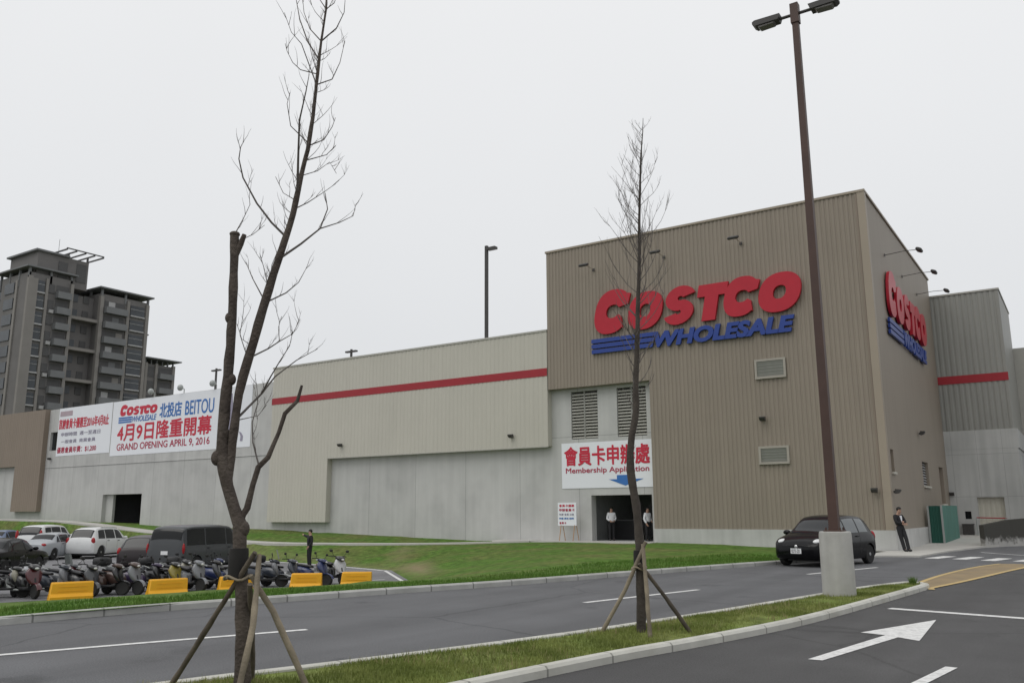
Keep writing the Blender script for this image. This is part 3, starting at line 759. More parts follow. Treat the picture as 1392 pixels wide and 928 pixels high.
# annex behind the tower
annex = thing('annex_building', 'grey ribbed rear annex with red stripe over pale concrete base behind the tan tower', 'building', (-5, 57, 0), world=True)
YA = 56.19; XA = -3.2
am = MB(); ribs(-7.9, XA, 6.18, 14.3, YA + .05, .3, .03, am)
am.quad((XA, YA + .05, 6.18), (XA, 64, 6.18), (XA, 64, 14.3), (XA, YA + .05, 14.3)); am.quad((-6.79, YA + .05, 14.25), (XA, YA + .05, 14.25), (XA, 64, 14.25), (-6.79, 64, 14.25)); am.quad((-6.79, 64, 6), (-6.79, 64, 14.3), (XA, 64, 14.3), (XA, 64, 6))
obj('cladding', am, 'greymetal', annex)
obj('parapet_cap', MB().box(-7.9, XA + .05, YA - .02, YA + .3, 14.3, 14.4).box(XA - .25, XA + .05, YA + .3, 64.05, 14.3, 14.4), 'cap', annex)
obj('red_stripe', MB().box(-7.9, XA + .02, YA + .0, YA + .017, 8.95, 9.42), 'red', annex)
AD = (-5.45, -4.1, .3, 2.36); AW = (-6.15, -5.82, 1.15, 1.58)
cm = panel([AD, AW], -7.9, XA + .08, -.3, 5.08, YA - .03, .25)
cm.quad((XA + .08, YA - .03, -.3), (XA + .08, 64, -.3), (XA + .08, 64, 5.08), (XA + .08, YA - .03, 5.08))
obj('concrete_wall', cm, 'conc2', annex)
obj('concrete_band', MB().box(-7.9, XA + .14, YA - .02, 64, 5.085, 6.177), 'conc2', annex)
obj('roller_door', ribs(AD[0], AD[1], AD[2], AD[3], YA + .2, .3, .015), 'door', annex)
obj('window', MB().box(AW[0], AW[1], YA + .15, YA + .19, AW[2], AW[3]), 'glass', annex)
obj('rear_volume', MB().box(XA - .2, 6, 64.1, 80, -.3, 12.0), 'cap', annex)
obj('rear_base', MB().box(XA + .1, 6, 63.6, 64.08, -.3, 6.2), 'conc2', annex)
obj('rear_window', MB().box(XA + .3, -1, 63.55, 63.59, 3.2, 5.6), 'glass2', annex)
tag(obj('utility_cabinet', MB().box(-6.3, -5.74, YA - .5, YA - .1, .25, .84).box(-6.33, -5.71, YA - .53, YA - .07, .845, .88).box(-6.04, -6.0, YA - .515, YA - .5, .3, .8), 'lampgrey'), 'dark low cabinet against the concrete annex wall beside the green hoarding', 'cabinet')
rl = thing('barrier_rail', 'red and grey rail barrier in front of the cream roller door of the annex', 'barrier', (-5.0, YA - .9, .25))
obj('rail', MB().tube([(-.5, 0, .98), (1.0, 0, .95)], .03), 'red', rl)
for x in (-.5, .95): obj('post', MB().tube([(x, 0, 0), (x, 0, 1.0)], .035), 'galv', rl)

# dark stained ramp wall on the right
m = mat('ramp_wall', (.40, .39, .37), .9, .1, 2., .1, 20)
t = m.node_tree; n_ = t.nodes; l_ = t.links; b = n_['Principled BSDF']; src = b.inputs['Base Color'].links[0].from_socket
c = n_.new("ShaderNodeTexCoord"); s = n_.new("ShaderNodeSeparateXYZ"); l_.new(c.outputs['Object'], s.inputs[0])
na = n_.new("ShaderNodeTexNoise"); na.inputs['Scale'].default_value = 3.5; na.inputs['Detail'].default_value = 6; l_.new(c.outputs['Object'], na.inputs['Vector'])
ma = n_.new("ShaderNodeMath"); ma.operation = 'MULTIPLY_ADD'; ma.inputs[1].default_value = .9; l_.new(na.outputs[0], ma.inputs[0]); l_.new(s.outputs['Z'], ma.inputs[2])
mr = n_.new("ShaderNodeMapRange"); mr.inputs['From Min'].default_value = .64; mr.inputs['From Max'].default_value = .86; l_.new(ma.outputs[0], mr.inputs[0])
mx = n_.new("ShaderNodeMix"); mx.data_type = 'RGBA'; mx.inputs[7].default_value = (.062, .060, .052, 1); l_.new(mr.outputs[0], mx.inputs[0]); l_.new(src, mx.inputs[6]); l_.new(mx.outputs[2], b.inputs['Base Color'])
rw = MB(); a0 = Vector((-4.18, 44.5, 0)); a1 = Vector((-3.3, 46.6, 0)); a2 = Vector((-1.4, 49.5, 0)); a3 = Vector((4, 56, 0))
secs = []
for p, h in ((a0, .98), (a1, 1.2), (a2, 1.36), (a3, 1.5)):
    d = Vector((-.2, .12, 0)); secs.append([(p.x, p.y, -.1), (p.x, p.y, h), (p.x + d.x, p.y + d.y, h), (p.x + d.x, p.y + d.y, -.1)])
rw.loft(secs)
tag(obj('ramp_wall', rw, m), 'low ramp wall with dark stained face and ragged pale foot at right edge', 'wall')
# green hoarding beside the tower
gh = thing('hoarding', 'dark green sheet metal hoarding box standing against the side of the tan tower', 'hoarding', (-6.4, 46.3, 0), world=True)
g1 = ribs(-6.62, -6.1, -.1, 1.86, 46.35, .13, .02); obj('front_panel', g1, 'green', gh)
g2 = MB(); ribs(46.38, 52.0, -.1, 1.88, 0, .25, .02, g2); g2.v = [(-6.06 - y, x, z) for x, y, z in g2.v]; obj('side_panel', g2, 'green2', gh)
obj('frame', MB().box(-6.11, -6.03, 46.28, 46.36, -.1, 1.9).box(-6.70, -6.62, 46.28, 46.36, -.1, 1.86).box(-6.62, -6.11, 46.36, 46.40, 1.82, 1.86), 'galv', gh)
# ================================================================ SIGNS
def strip(outer, inner, closed, d0, d1):
    """solid letter between two 2D outlines (x, z), from y=d0 (front) to d1 (back)"""
    n = len(outer); mb = MB()
    vs = [(p[0], d0, p[1]) for p in outer] + [(p[0], d0, p[1]) for p in inner] + [(p[0], d1, p[1]) for p in outer] + [(p[0], d1, p[1]) for p in inner]
    fs = []
    for i in range(n if closed else n - 1):
        j = (i + 1) % n
        fs += [(i, j, n + j, n + i), (2 * n + i, 3 * n + i, 3 * n + j, 2 * n + j), (i, 2 * n + i, 2 * n + j, j), (n + i, n + j, 3 * n + j, 3 * n + i)]
    if not closed:
        fs += [(0, n, 3 * n, 2 * n), (n - 1, 3 * n - 1, 4 * n - 1, 2 * n - 1)]
    return mb.add(vs, fs)
def letter(ch, x0, x1, z0, z1, d0, d1, shear=.2):
    W, Hh = x1 - x0, z1 - z0; W -= shear * Hh
    def fit(p): return (x0 + (p[0] * .5 + .5) * W + shear * (p[1] * .5 + .5) * Hh, z0 + (p[1] * .5 + .5) * Hh)
    se = lambda t, a, b, p: (a * math.copysign(abs(math.cos(t)) ** (2 / p), math.cos(t)), b * math.copysign(abs(math.sin(t)) ** (2 / p), math.sin(t)))
    if ch == 'O':
        T = [2 * math.pi * k / 48 for k in range(48)]
        return strip([fit(se(t, 1, 1, 2.3)) for t in T], [fit(se(t, .31, .34, 2.2)) for t in T], True, d0, d1)
    if ch == 'C':
        a = R(40); T = [a + (2 * math.pi - 2 * a) * k / 44 for k in range(45)]
        o = [se(t, 1.0, 1, 2.4) for t in T]; i = [se(a * .55 + (2 * math.pi - 1.1 * a) * k / 44, (.38), .30, 2.2) for k in range(45)]
        i = [(p[0] + .06, p[1]) for p in i]
        o[0] = (.98, .72); o[-1] = (.80, -.80); i[0] = (.92, .26); i[-1] = (.62, -.26)
        return strip([fit(p) for p in o], [fit(p) for p in i], False, d0, d1)
    if ch == 'S':
        o = []; i = []; r, hw = .40, .29
        for k in range(17):
            t = R(20) + (R(270) - R(20)) * k / 16; c, s_ = math.cos(t), math.sin(t); b = 1.55
            o.append((b * (r + hw) * c * .93, .355 + (r + hw) * s_ * .93)); i.append((b * (r - hw) * c, .355 + (r - hw) * s_))
        o2 = []; i2 = []
        for k in range(1, 17):
            t = R(90) - (R(90) + R(160)) * k / 16; c, s_ = math.cos(t), math.sin(t); b = 1.55
            o2.append((b * (r - hw) * c, -.355 + (r - hw) * s_)); i2.append((b * (r + hw) * c * .93, -.355 + (r + hw) * s_ * .93))
        return strip([fit(p) for p in o + o2], [fit(p) for p in i + i2], False, d0, d1)
    T_ = [(-1, 1), (1, 1), (1, .34), (.46, .34), (.46, -1), (-.46, -1), (-.46, .34), (-1, .34)]
    return MB().prism([fit(p) for p in T_], d0, d1)
LET = [('C', .04, 2.38, .98, 3.24), ('O', 1.96, 4.17, .98, 2.87), ('S', 3.92, 5.82, .98, 2.88), ('T', 5.56, 7.36, .99, 2.74), ('C', 6.93, 8.92, .99, 2.86), ('O', 8.58, 10.84, .96, 2.78)]
def wall_sign(loc, rz, label):
    t = thing('wall_sign', label, 'sign', loc, rz, 'raised red and blue store signs on the tower')
    for k, (ch, a, b, c, d) in enumerate(LET):
        obj('letter', letter(ch, a, b, c, d, -.17 - .010 * k, -.04), 'redsign', t, 30)
    for k in range(3):
        z = .05 + k * .27
        obj('stripe', MB().prism([(0, z), (3.35 + .08 * k, z), (3.42 + .08 * k, z + .2), (0, z + .2)], -.14, -.04), 'bluesign', t)
    obj('lettering', text_mesh('WHOLESALE', 3.45, 10.28, .0, .78, .12, .05, .22), 'bluesign', t, loc=(0, -.05, 0))
    return t
wall_sign((-20.42, YF - .02, 9.5), 0, 'raised red and blue store sign with white-free bold letters across the front of the tan tower')['label'] = 'large raised red and blue store sign across the broad front of the tan tower'
wall_sign((-6.83, 41.0, 9.45), R(90), 'raised red and blue store sign on the narrow receding right side of the tan tower')

yb = YC - .012
bn = thing('banner', 'wide white grand opening banner with big red and blue lettering on grey wall', 'banner', (-57, yb, 6), group='vinyl banners on the far wall', world=True)
def cloth(x0, x1, z0, z1, y):
    mb = MB(); nx = max(4, int((x1 - x0) * 2)); nz_ = 8
    for i in range(nx + 1):
        for j in range(nz_ + 1):
            x = x0 + (x1 - x0) * i / nx; z = z0 + (z1 - z0) * j / nz_
            mb.v.append((x, y - .004 * (1 + math.sin(x * 2.3) * math.sin(z * 1.1)), z))
    for i in range(nx):
        for j in range(nz_):
            a = i * (nz_ + 1) + j; mb.f.append((a, a + nz_ + 1, a + nz_ + 2, a + 1))
    return mb
def words(par, body, x0, x1, z0, z1, m, bold=.02, shear=0., y=None):
    cjk = any(ord(c) > 0x2fff for c in body); hh = z1 - z0
    o = obj('lettering', text_mesh(body, x0, x1, z0, z1, .004, 0, shear, weight=hh * (.026 if cjk else bold * 1.1)), m, par)
    o.location = Vector((0, y if y is not None else yb - .014, 0)) + (Vector(o.location) if par.get('wo') else Vector((0, 0, 0)))
    return o
obj('sheet', cloth(-63.45, -47.0, 6.1, 10.33, yb), 'banner', bn)
# small store logo on the banner
for k, (ch, a, b, c, d) in enumerate(LET):
    s_ = 4.85 / 10.7
    o = obj('letter', letter(ch, a * s_, b * s_, c * .36 + .02 - .25, d * .36 + .02 - .25 if k else 1.0, -.006 - .0015 * k, 0), 'bred', bn)
    o.location += Vector((-62.55, yb - .012, 9.02))
for k in range(3):
    o = obj('stripe', MB().box(0, 1.75, -.006, 0, .0 + k * .17, .12 + k * .17), 'bblue', bn); o.location += Vector((-62.6, yb - .012, 8.6))
words(bn, 'WHOLESALE', -60.8, -57.75, 8.62, 9.04, 'bblue', .03, .2)
words(bn, '北投店', -57.35, -54.75, 8.72, 9.78, 'bblue', .022)
words(bn, 'BEITOU', -54.3, -51.05, 8.72, 9.75, 'bblue', .012)
words(bn, '4月9日隆重開幕', -62.6, -51.2, 7.2, 8.52, 'bred', .025)
words(bn, 'GRAND OPENING APRIL 9, 2016', -62.55, -51.3, 6.42, 7.0, 'bdred', .018)
# plain printed figure on the right end of the banner
obj('printed_figure', MB().prism([(-49.6, 6.75), (-48.9, 6.75), (-48.7, 8.2), (-48.3, 8.9), (-48.6, 9.3), (-49.0, 9.2), (-49.1, 9.9), (-49.7, 9.9), (-49.8, 9.1), (-50.2, 8.5), (-49.8, 8.2)], yb - .016, yb - .012), 'bgrey', bn)
obj('printed_figure', MB().prism([(-48.5, 8.55), (-48.15, 9.2), (-48.2, 9.7), (-48.6, 9.6)], yb - .017, yb - .012), 'bpink', bn)
obj('printed_mark', MB().prism([(-48.05, 6.55), (-47.8, 6.5), (-47.75, 6.85), (-47.95, 7.1), (-48.2, 7.2), (-48.0, 6.85)], yb - .017, yb - .012), 'bgrey', bn)
b2 = thing('banner', 'white membership banner with rows of red and grey print left of the opening banner', 'banner', (-67, yb, 6), group='vinyl banners on the far wall', world=True)
obj('sheet', cloth(-71.25, -63.55, 6.4, 10.36, yb), 'banner', b2)
obj('printed_block', MB().box(-71.1, -69.25, yb - .016, yb - .012, 9.68, 10.1), 'bpink', b2)
words(b2, '首創會員卡優惠至2016年4月8止', -71.15, -63.95, 8.62, 9.45, 'bred', .02)
words(b2, '申辦時間  週一至週日', -70.7, -65.0, 8.0, 8.32, 'bgrey', .015)
words(b2, '一般會員  商業會員', -70.6, -65.6, 7.42, 7.72, 'bgrey', .01)
words(b2, '優惠會員年費：$1,200', -71.1, -65.4, 6.62, 7.12, 'bdred', .02)
b3 = thing('banner', 'white entrance banner with red Chinese text, English line and blue down arrow', 'banner', (-20, yb, 2.8), world=True)
obj('sheet', cloth(-22.6, -17.40, 2.83, 5.13, yb - .01), 'banner', b3)
words(b3, '會員卡申辦處', -22.42, -17.66, 3.98, 4.92, 'bred', .03, y=yb - .024)
words(b3, 'Membership Application', -22.35, -17.70, 3.52, 3.86, 'bdred', .02, y=yb - .024)
obj('arrow', MB().prism([(-19.45, 3.44), (-18.45, 3.44), (-18.45, 3.24), (-18.0, 3.24), (-19.0, 2.92), (-19.9, 3.24), (-19.45, 3.24)], yb - .028, yb - .022), 'bblue', b3)
# easel notice
es = thing('easel_notice', 'small white printed notice on a wooden easel beside the dark entrance', 'notice board', (-21.95, 37.95, .245))
obj('board', MB().box(-.53, .53, -.02, .02, .75, 1.88), 'banner', es)
for x in (-.42, .36):
    obj('leg', MB().tube([(x, -.1, 0), (x + .06, .0, .8), (x + .08, .03, 1.7)], .022, 6), 'wood', es); obj('leg', MB().tube([(x + .12, .3, 0), (x + .06, .03, 1.2)], .02, 6), 'wood', es)
for body, z0, z1, m_, x1 in (('會員卡優惠', 1.66, 1.78, 'bred', .42), ('申辦會員卡', 1.44, 1.58, 'bdred', .44), ('年費 會員 公告', 1.24, 1.34, 'bgrey', .4), ('申請 資格 說明', 1.05, 1.14, 'bblue', .38), ('會員卡', .82, .93, 'bdred', -.05)):
    o = obj('lettering', text_mesh(body, -.45, x1, z0, z1, .004, 0, weight=.004), m_, es, loc=(0, -.024, 0))

# ================================================================ LAMPS
def wall_light(x, z, y, label, group):
    t = thing('wall_light', label, 'wall light', (x, y, z), 0, group)
    obj('bracket', MB().box(-.05, .05, -.12, -.03, -.05, .05), 'lampgrey', t)
    obj('housing', MB().prism([(-.32, .05), (-.32, .10), (-.1, .12), (-.1, -.08), (-.24, -.05)], -.12, .12, 'yz'), 'lampgrey', t)
    return t
G = 'small wall lights on the store'
wall_light(-38.0, 5.72, YF - .0, 'small dark wall light at lower left of the off-white wing', G)
wall_light(-25.4, 5.62, YF - .0, 'small dark wall light low on the right end of the off-white wing', G)
wall_light(-11.85, 5.68, YF - .02, 'small dark wall light between the two louvred windows of the tan tower', G)
wall_light(-71.9, 6.2, YC, 'small dark wall light under the little window beside the brown cladding', G)
t_ = wall_light(-7.4, 2.45, YF - .04, 'small dark wall light low on the front by the corner trim', G)
t_ = wall_light(-6.8, 2.4, 38.6, 'small dark wall light above the man in the black suit', G); t_.rotation_euler = (0, 0, R(90))
t_ = wall_light(-6.84, 5.4, 46.9, 'small dark wall light high on the tower side above the louvre', G); t_.rotation_euler = (0, 0, R(90))
t_ = wall_light(-6.7, 2.55, YA - .03, 'small dark wall light on the concrete annex wall', G)
def arm_light(loc, rz, label, ln=1.42, am='lampgrey'):
    t = thing('arm_light', label, 'sign light', loc, rz, 'sign lights on long arms')
    obj('arm', MB().tube([(0, 0, 0), (0, -ln * .6, .06), (0, -ln, .03)], .016, 6), am, t)
    obj('wall_plate', MB().box(-.07, .07, -.05, -.03, -.07, .07), 'lampgrey', t)
    h = MB().eloft([(-.25, 0, 0, .10, .04), (-.21, 0, 0, .14, .075), (.21, 0, 0, .14, .075), (.25, 0, 0, .10, .04)], 12, 3); h.xf(Matrix.Translation((0, -ln - .1, 0)) @ Matrix.Rotation(R(25), 4, 'X'))
    hd = obj('lamp_head', h, 'lampgrey', t, 40)
for x, n_ in ((-20.25, 'left'), (-16.3, 'middle'), (-12.4, 'right')):
    arm_light((x, YF - .035, 14.0), 0, {'left': 'sign light above the first letter on the tower front, nearest the wing', 'middle': 'sign light above the S of the front sign, right beside the thin tree', 'right': 'sign light above the last letter on the tower front'}[n_], 1.0, 'tan_trim')
for y, n_ in ((42.0, 'nearest the tower corner'), (46.5, 'between the other two'), (51.0, 'farthest from the corner')):
    t_ = arm_light((-6.85, y, 13.42), R(90), 'round black sign light on a long arm from the tower side, ' + n_)
    for ch in list(t_.children) if t_ else []: pass
def roof_lamp(x, y, h, label, single=False):
    t = thing('roof_lamp', label, 'lamp post', (x, y, 9.75), 0, 'lamp posts on the roof parking deck')
    obj('pole', MB().box(-.09, .09, -.09, .09, 0, h), 'lampgrey', t)
    obj('lamp_head', MB().box(.12, .75, -.17, .17, h - .32, h - .16), 'lampgrey', t); obj('arm', MB().tube([(0, 0, h - .2), (.2, 0, h - .2)], .04, 6), 'lampgrey', t)
    if not single:
        obj('lamp_head', MB().box(-.75, -.12, -.17, .17, h - .32, h - .16), 'lampgrey', t); obj('arm', MB().tube([(0, 0, h - .2), (-.2, 0, h - .2)], .04, 6), 'lampgrey', t)
roof_lamp(-30.85, 43.5, 8.85, 'tall dark lamp post rising behind the middle of the off-white parapet', True)
roof_lamp(-62.7, 64, 8.7, 'short looking lamp head just above the left end of the off-white parapet')
roof_lamp(-84.6, 64, 8.8, 'far lamp post behind the grand opening banner left of the forked tree')
def floodlight(x, label):
    t = thing('floodlight', label, 'floodlight', (x, YC + .2, 10.35), 0, 'small floodlights along the top of the banner wall')
    obj('stem', MB().tube([(0, 0, 0), (0, 0, .35), (0, -.25, .45)], .035, 6), 'galv', t)
    obj('lamp_head', MB().ball((0, -.35, .42), (.26, .2, .24), 10, 6), 'galv', t, 180)
floodlight(-54.9, 'small pale floodlight on the wall top above the blue Chinese characters')
floodlight(-51.2, 'small pale floodlight on the wall top above the last blue letters')
floodlight(-58.5, 'small pale floodlight on the wall top against the apartment tower')

PB = Vector((-4.14, 17.3, .1))
sl = thing('street_lamp', 'tall rust brown twin headed lamp post on a pale round concrete base', 'street lamp', PB)
obj('base', MB().lathe([(.30, -.3), (.30, .02), (.296, 1.10), (.285, 1.155), (.27, 1.165)], 40), 'cylc', sl, 40)
obj('base_plate', MB().box(-.17, .17, -.17, .17, 1.166, 1.19), 'rust', sl)
ps = MB()
for z, r in ((1.19, .088), (6, .078), (12.15, .062)): ps.v += [(-r, -r, z), (r, -r, z), (r, r, z), (-r, r, z)]
ps.f = [(0, 1, 5, 4), (1, 2, 6, 5), (2, 3, 7, 6), (3, 0, 4, 7), (4, 5, 9, 8), (5, 6, 10, 9), (6, 7, 11, 10), (7, 4, 8, 11), (0, 3, 2, 1), (8, 9, 10, 11)]
obj('pole', ps, 'rust', sl)
obj('collar', MB().box(-.085, .085, -.085, .085, 11.8, 12.25), 'rust', sl)
for s_ in (-1, 1):
    obj('arm', MB().tube([(s_ * .06, 0, 12.02), (s_ * .34, 0, 12.02)], .035, 8), 'lampgrey', sl)
    hb = MB().prism([(s_ * .30, 12.09), (s_ * .34, 11.97), (s_ * .84, 11.97), (s_ * .9, 12.02), (s_ * .9, 12.07), (s_ * .85, 12.1)], -.13, .13)
    hd = obj('lamp_head', hb, 'lampgrey', sl)
    obj('lens', MB().prism([(s_ * .42, 11.965), (s_ * .8, 11.965), (s_ * .76, 11.92), (s_ * .46, 11.93)], -.10, .10), 'glass_lens', hd)
for x in (-.13, .13):
    for y in (-.13, .13): obj('bolt', MB().lathe([(.018, 1.19), (.018, 1.24)], 6, 'z', (x, y, 0)), 'rust', sl)

# ================================================================ TREES
T1_STEMS = [
  ( [(0.00,0.00,-0.01),(-0.02,-0.01,0.48),(-0.05,-0.03,0.85),(-0.08,-0.05,1.24),(-0.09,-0.06,1.42),(-0.14,-0.09,1.56),(-0.19,-0.13,1.76),(-0.25,-0.17,2.04),(-0.26,-0.17,2.26),(-0.26,-0.17,2.50),(-0.25,-0.16,2.78),(-0.24,-0.16,3.06),(-0.24,-0.16,3.34),(-0.25,-0.16,3.63),(-0.25,-0.17,3.92),(-0.26,-0.17,4.16)] , [.084,.07,.066,.066,.072,.062,.058,.066,.057,.054,.052,.05,.047,.046,.044,.048] ),
  ( [(-0.19,-0.13,1.79),(-0.18,-0.12,2.02),(-0.17,-0.12,2.28),(-0.15,-0.10,2.60),(-0.10,-0.06,2.93),(-0.03,-0.02,3.26),(0.04,0.02,3.60),(0.11,0.07,3.92),(0.18,0.12,4.23),(0.22,0.15,4.50),(0.26,0.17,4.79),(0.30,0.20,5.03),(0.33,0.22,5.37),(0.35,0.23,5.72),(0.37,0.25,6.20),(0.40,0.27,6.56),(0.41,0.27,6.92),(0.41,0.27,7.26)] , [.04,.042,.045,.047,.048,.047,.045,.042,.036,.031,.028,.026,.022,.019,.015,.012,.009,.005] ),
  ( [(-0.09,-0.06,1.42),(-0.08,-0.04,1.50),(-0.05,-0.02,1.56),(-0.03,0.02,1.77),(-0.01,0.05,1.93),(0.05,0.11,2.02),(0.11,0.17,2.25),(0.14,0.21,2.43),(0.22,0.28,2.55),(0.24,0.31,2.70)] , [.036,.036,.034,.031,.033,.026,.023,.022,.019,.015] ),
]
T1_TWIGS = [
  ( [(0.03,0.02,1.94),(-0.11,0.06,2.16),(-0.21,0.12,2.36),(-0.25,0.21,2.58),(-0.35,0.26,2.77)] , 0.012 ),
  ( [(-0.12,-0.08,2.35),(-0.05,0.08,2.62),(0.01,0.18,2.79),(0.12,0.34,2.96),(0.24,0.49,3.08)] , 0.017 ),
  ( [(-0.12,-0.08,2.35),(-0.06,0.06,2.41),(-0.04,0.14,2.52)] , 0.008 ),
  ( [(0.01,0.01,2.60),(0.17,-0.01,2.75),(0.30,-0.03,2.87),(0.45,-0.05,3.00),(0.53,-0.09,3.12)] , 0.012 ),
  ( [(-0.06,-0.04,2.93),(0.07,0.03,3.03),(0.15,0.09,3.10),(0.26,0.15,3.17),(0.32,0.18,3.31)] , 0.012 ),
  ( [(0.14,0.09,3.11),(0.08,0.13,3.25),(0.06,0.18,3.37)] , 0.006 ),
  ( [(0.05,0.04,3.46),(0.15,0.14,3.58),(0.23,0.22,3.69),(0.27,0.28,3.85)] , 0.012 ),
  ( [(-0.03,-0.02,3.50),(-0.17,0.00,3.74),(-0.30,0.01,3.93)] , 0.011 ),
  ( [(-0.01,-0.00,3.62),(0.06,-0.06,3.79),(0.07,-0.13,3.92)] , 0.008 ),
  ( [(0.05,0.03,3.63),(0.06,0.03,3.85),(0.12,0.06,4.03)] , 0.008 ),
  ( [(0.12,0.08,4.14),(0.07,-0.01,4.26),(-0.00,-0.14,4.43),(-0.06,-0.27,4.66),(-0.06,-0.33,4.83),(-0.02,-0.35,4.93),(0.02,-0.35,4.98)] , 0.017 ),
  ( [(0.15,0.10,3.89),(0.27,0.19,4.06),(0.41,0.30,4.22),(0.46,0.34,4.42),(0.43,0.33,4.59)] , 0.018 ),
  ( [(0.43,0.28,4.21),(0.57,0.40,4.28),(0.67,0.48,4.35),(0.68,0.50,4.47)] , 0.009 ),
  ( [(0.23,0.15,4.57),(0.37,0.02,4.85),(0.52,-0.12,5.15),(0.68,-0.20,5.36),(0.77,-0.25,5.49)] , 0.02 ),
  ( [(0.29,0.19,5.84),(0.23,0.12,5.87),(0.19,0.05,5.93),(0.17,-0.01,6.03),(0.17,-0.04,6.10)] , 0.008 ),
  ( [(0.29,0.19,5.84),(0.33,0.17,6.02),(0.33,0.13,6.13)] , 0.008 ),
  ( [(0.35,0.23,5.72),(0.42,0.37,5.82),(0.42,0.47,6.05),(0.38,0.57,6.36)] , 0.011 ),
  ( [(0.36,0.24,5.99),(0.21,0.21,6.24),(0.08,0.21,6.53),(-0.00,0.22,6.79),(-0.05,0.24,6.99)] , 0.013 ),
  ( [(0.37,0.25,6.20),(0.55,0.28,6.30),(0.66,0.27,6.43),(0.71,0.23,6.57)] , 0.012 ),
  ( [(0.37,0.25,6.20),(0.23,0.22,6.37),(0.13,0.22,6.59),(0.07,0.24,6.81)] , 0.01 ),
  ( [(0.35,0.23,5.72),(0.34,0.02,6.07),(0.30,-0.08,6.16),(0.30,-0.18,6.32)] , 0.009 ),
  ( [(0.29,0.20,5.07),(0.41,0.30,5.14),(0.46,0.36,5.29),(0.48,0.38,5.39)] , 0.011 ),
  ( [(0.32,0.22,4.90),(0.51,0.25,4.94),(0.62,0.26,5.01)] , 0.009 ),
  ( [(0.24,0.16,5.10),(0.23,0.03,5.23),(0.29,-0.08,5.40),(0.36,-0.11,5.49)] , 0.009 ),
  ( [(0.27,0.18,4.75),(0.34,0.30,4.83),(0.39,0.41,4.95),(0.41,0.49,4.85)] , 0.008 ),
  ( [(0.21,0.14,4.41),(0.35,0.18,4.46),(0.52,0.22,4.54),(0.65,0.25,4.61)] , 0.009 ),
  ( [(-0.24,-0.16,4.18),(-0.16,-0.16,4.30),(-0.07,-0.16,4.43)] , 0.008 ),
  ( [(-0.24,-0.16,4.07),(-0.19,-0.01,4.19),(-0.16,0.10,4.31)] , 0.008 ),
  ( [(-0.09,-0.06,2.93),(-0.26,-0.04,3.19),(-0.31,0.02,3.39)] , 0.008 ),
  ( [(-0.07,-0.05,3.06),(-0.13,-0.12,3.12),(-0.15,-0.17,3.26)] , 0.006 ),
  ( [(0.40,0.27,6.56),(0.43,0.35,6.66),(0.41,0.43,6.88)] , 0.009 ),
  ( [(0.40,0.27,6.56),(0.32,0.22,6.71),(0.28,0.20,6.88)] , 0.009 ),
  ( [(0.22,0.15,4.50),(0.09,0.10,4.59),(-0.00,0.07,4.77)] , 0.008 ),
]
T2_TRUNK = [(-0.00,-0.00,-0.02),(0.01,0.01,0.54),(0.01,0.01,1.05),(0.00,0.00,1.47),(-0.03,-0.02,1.75),(-0.06,-0.04,2.03),(-0.06,-0.04,2.28),(-0.03,-0.02,2.52),(0.02,0.01,2.81),(0.03,0.02,3.21),(0.05,0.04,3.61),(0.07,0.05,4.02),(0.09,0.06,4.43),(0.12,0.08,4.95),(0.13,0.09,5.49),(0.16,0.10,6.03),(0.18,0.12,6.47),(0.21,0.14,6.81),(0.22,0.15,7.03)] 
T2_R = [0.072, 0.0696, 0.0672, 0.0624, 0.06, 0.0576, 0.0552, 0.0528, 0.0504, 0.0456, 0.0408, 0.036, 0.0312, 0.0264, 0.0216, 0.0173, 0.0125, 0.0077, 0.0038]
ST1 =[
   [(0.11,-0.07,1.13),(-0.84,-0.14,-0.01)] ,
   [(0.16,-0.03,1.10),(0.32,-0.19,0.58),(0.39,-0.40,0.12)] ,
   [(0.14,-0.05,0.93),(0.24,0.09,0.67),(0.50,0.33,0.03)] ,
   [(0.11,-0.07,0.86),(-0.08,0.14,0.46),(-0.29,0.35,0.04)] ,
]
ST2 =[
   [(0.11,-0.07,1.08),(-0.15,-0.11,0.54),(-0.49,-0.21,-0.03)] ,
   [(0.10,-0.08,1.05),(0.17,-0.17,0.56),(0.24,-0.26,-0.06)] ,
   [(0.08,-0.09,0.82),(0.28,0.17,0.43),(0.50,0.45,-0.02)] ,
]

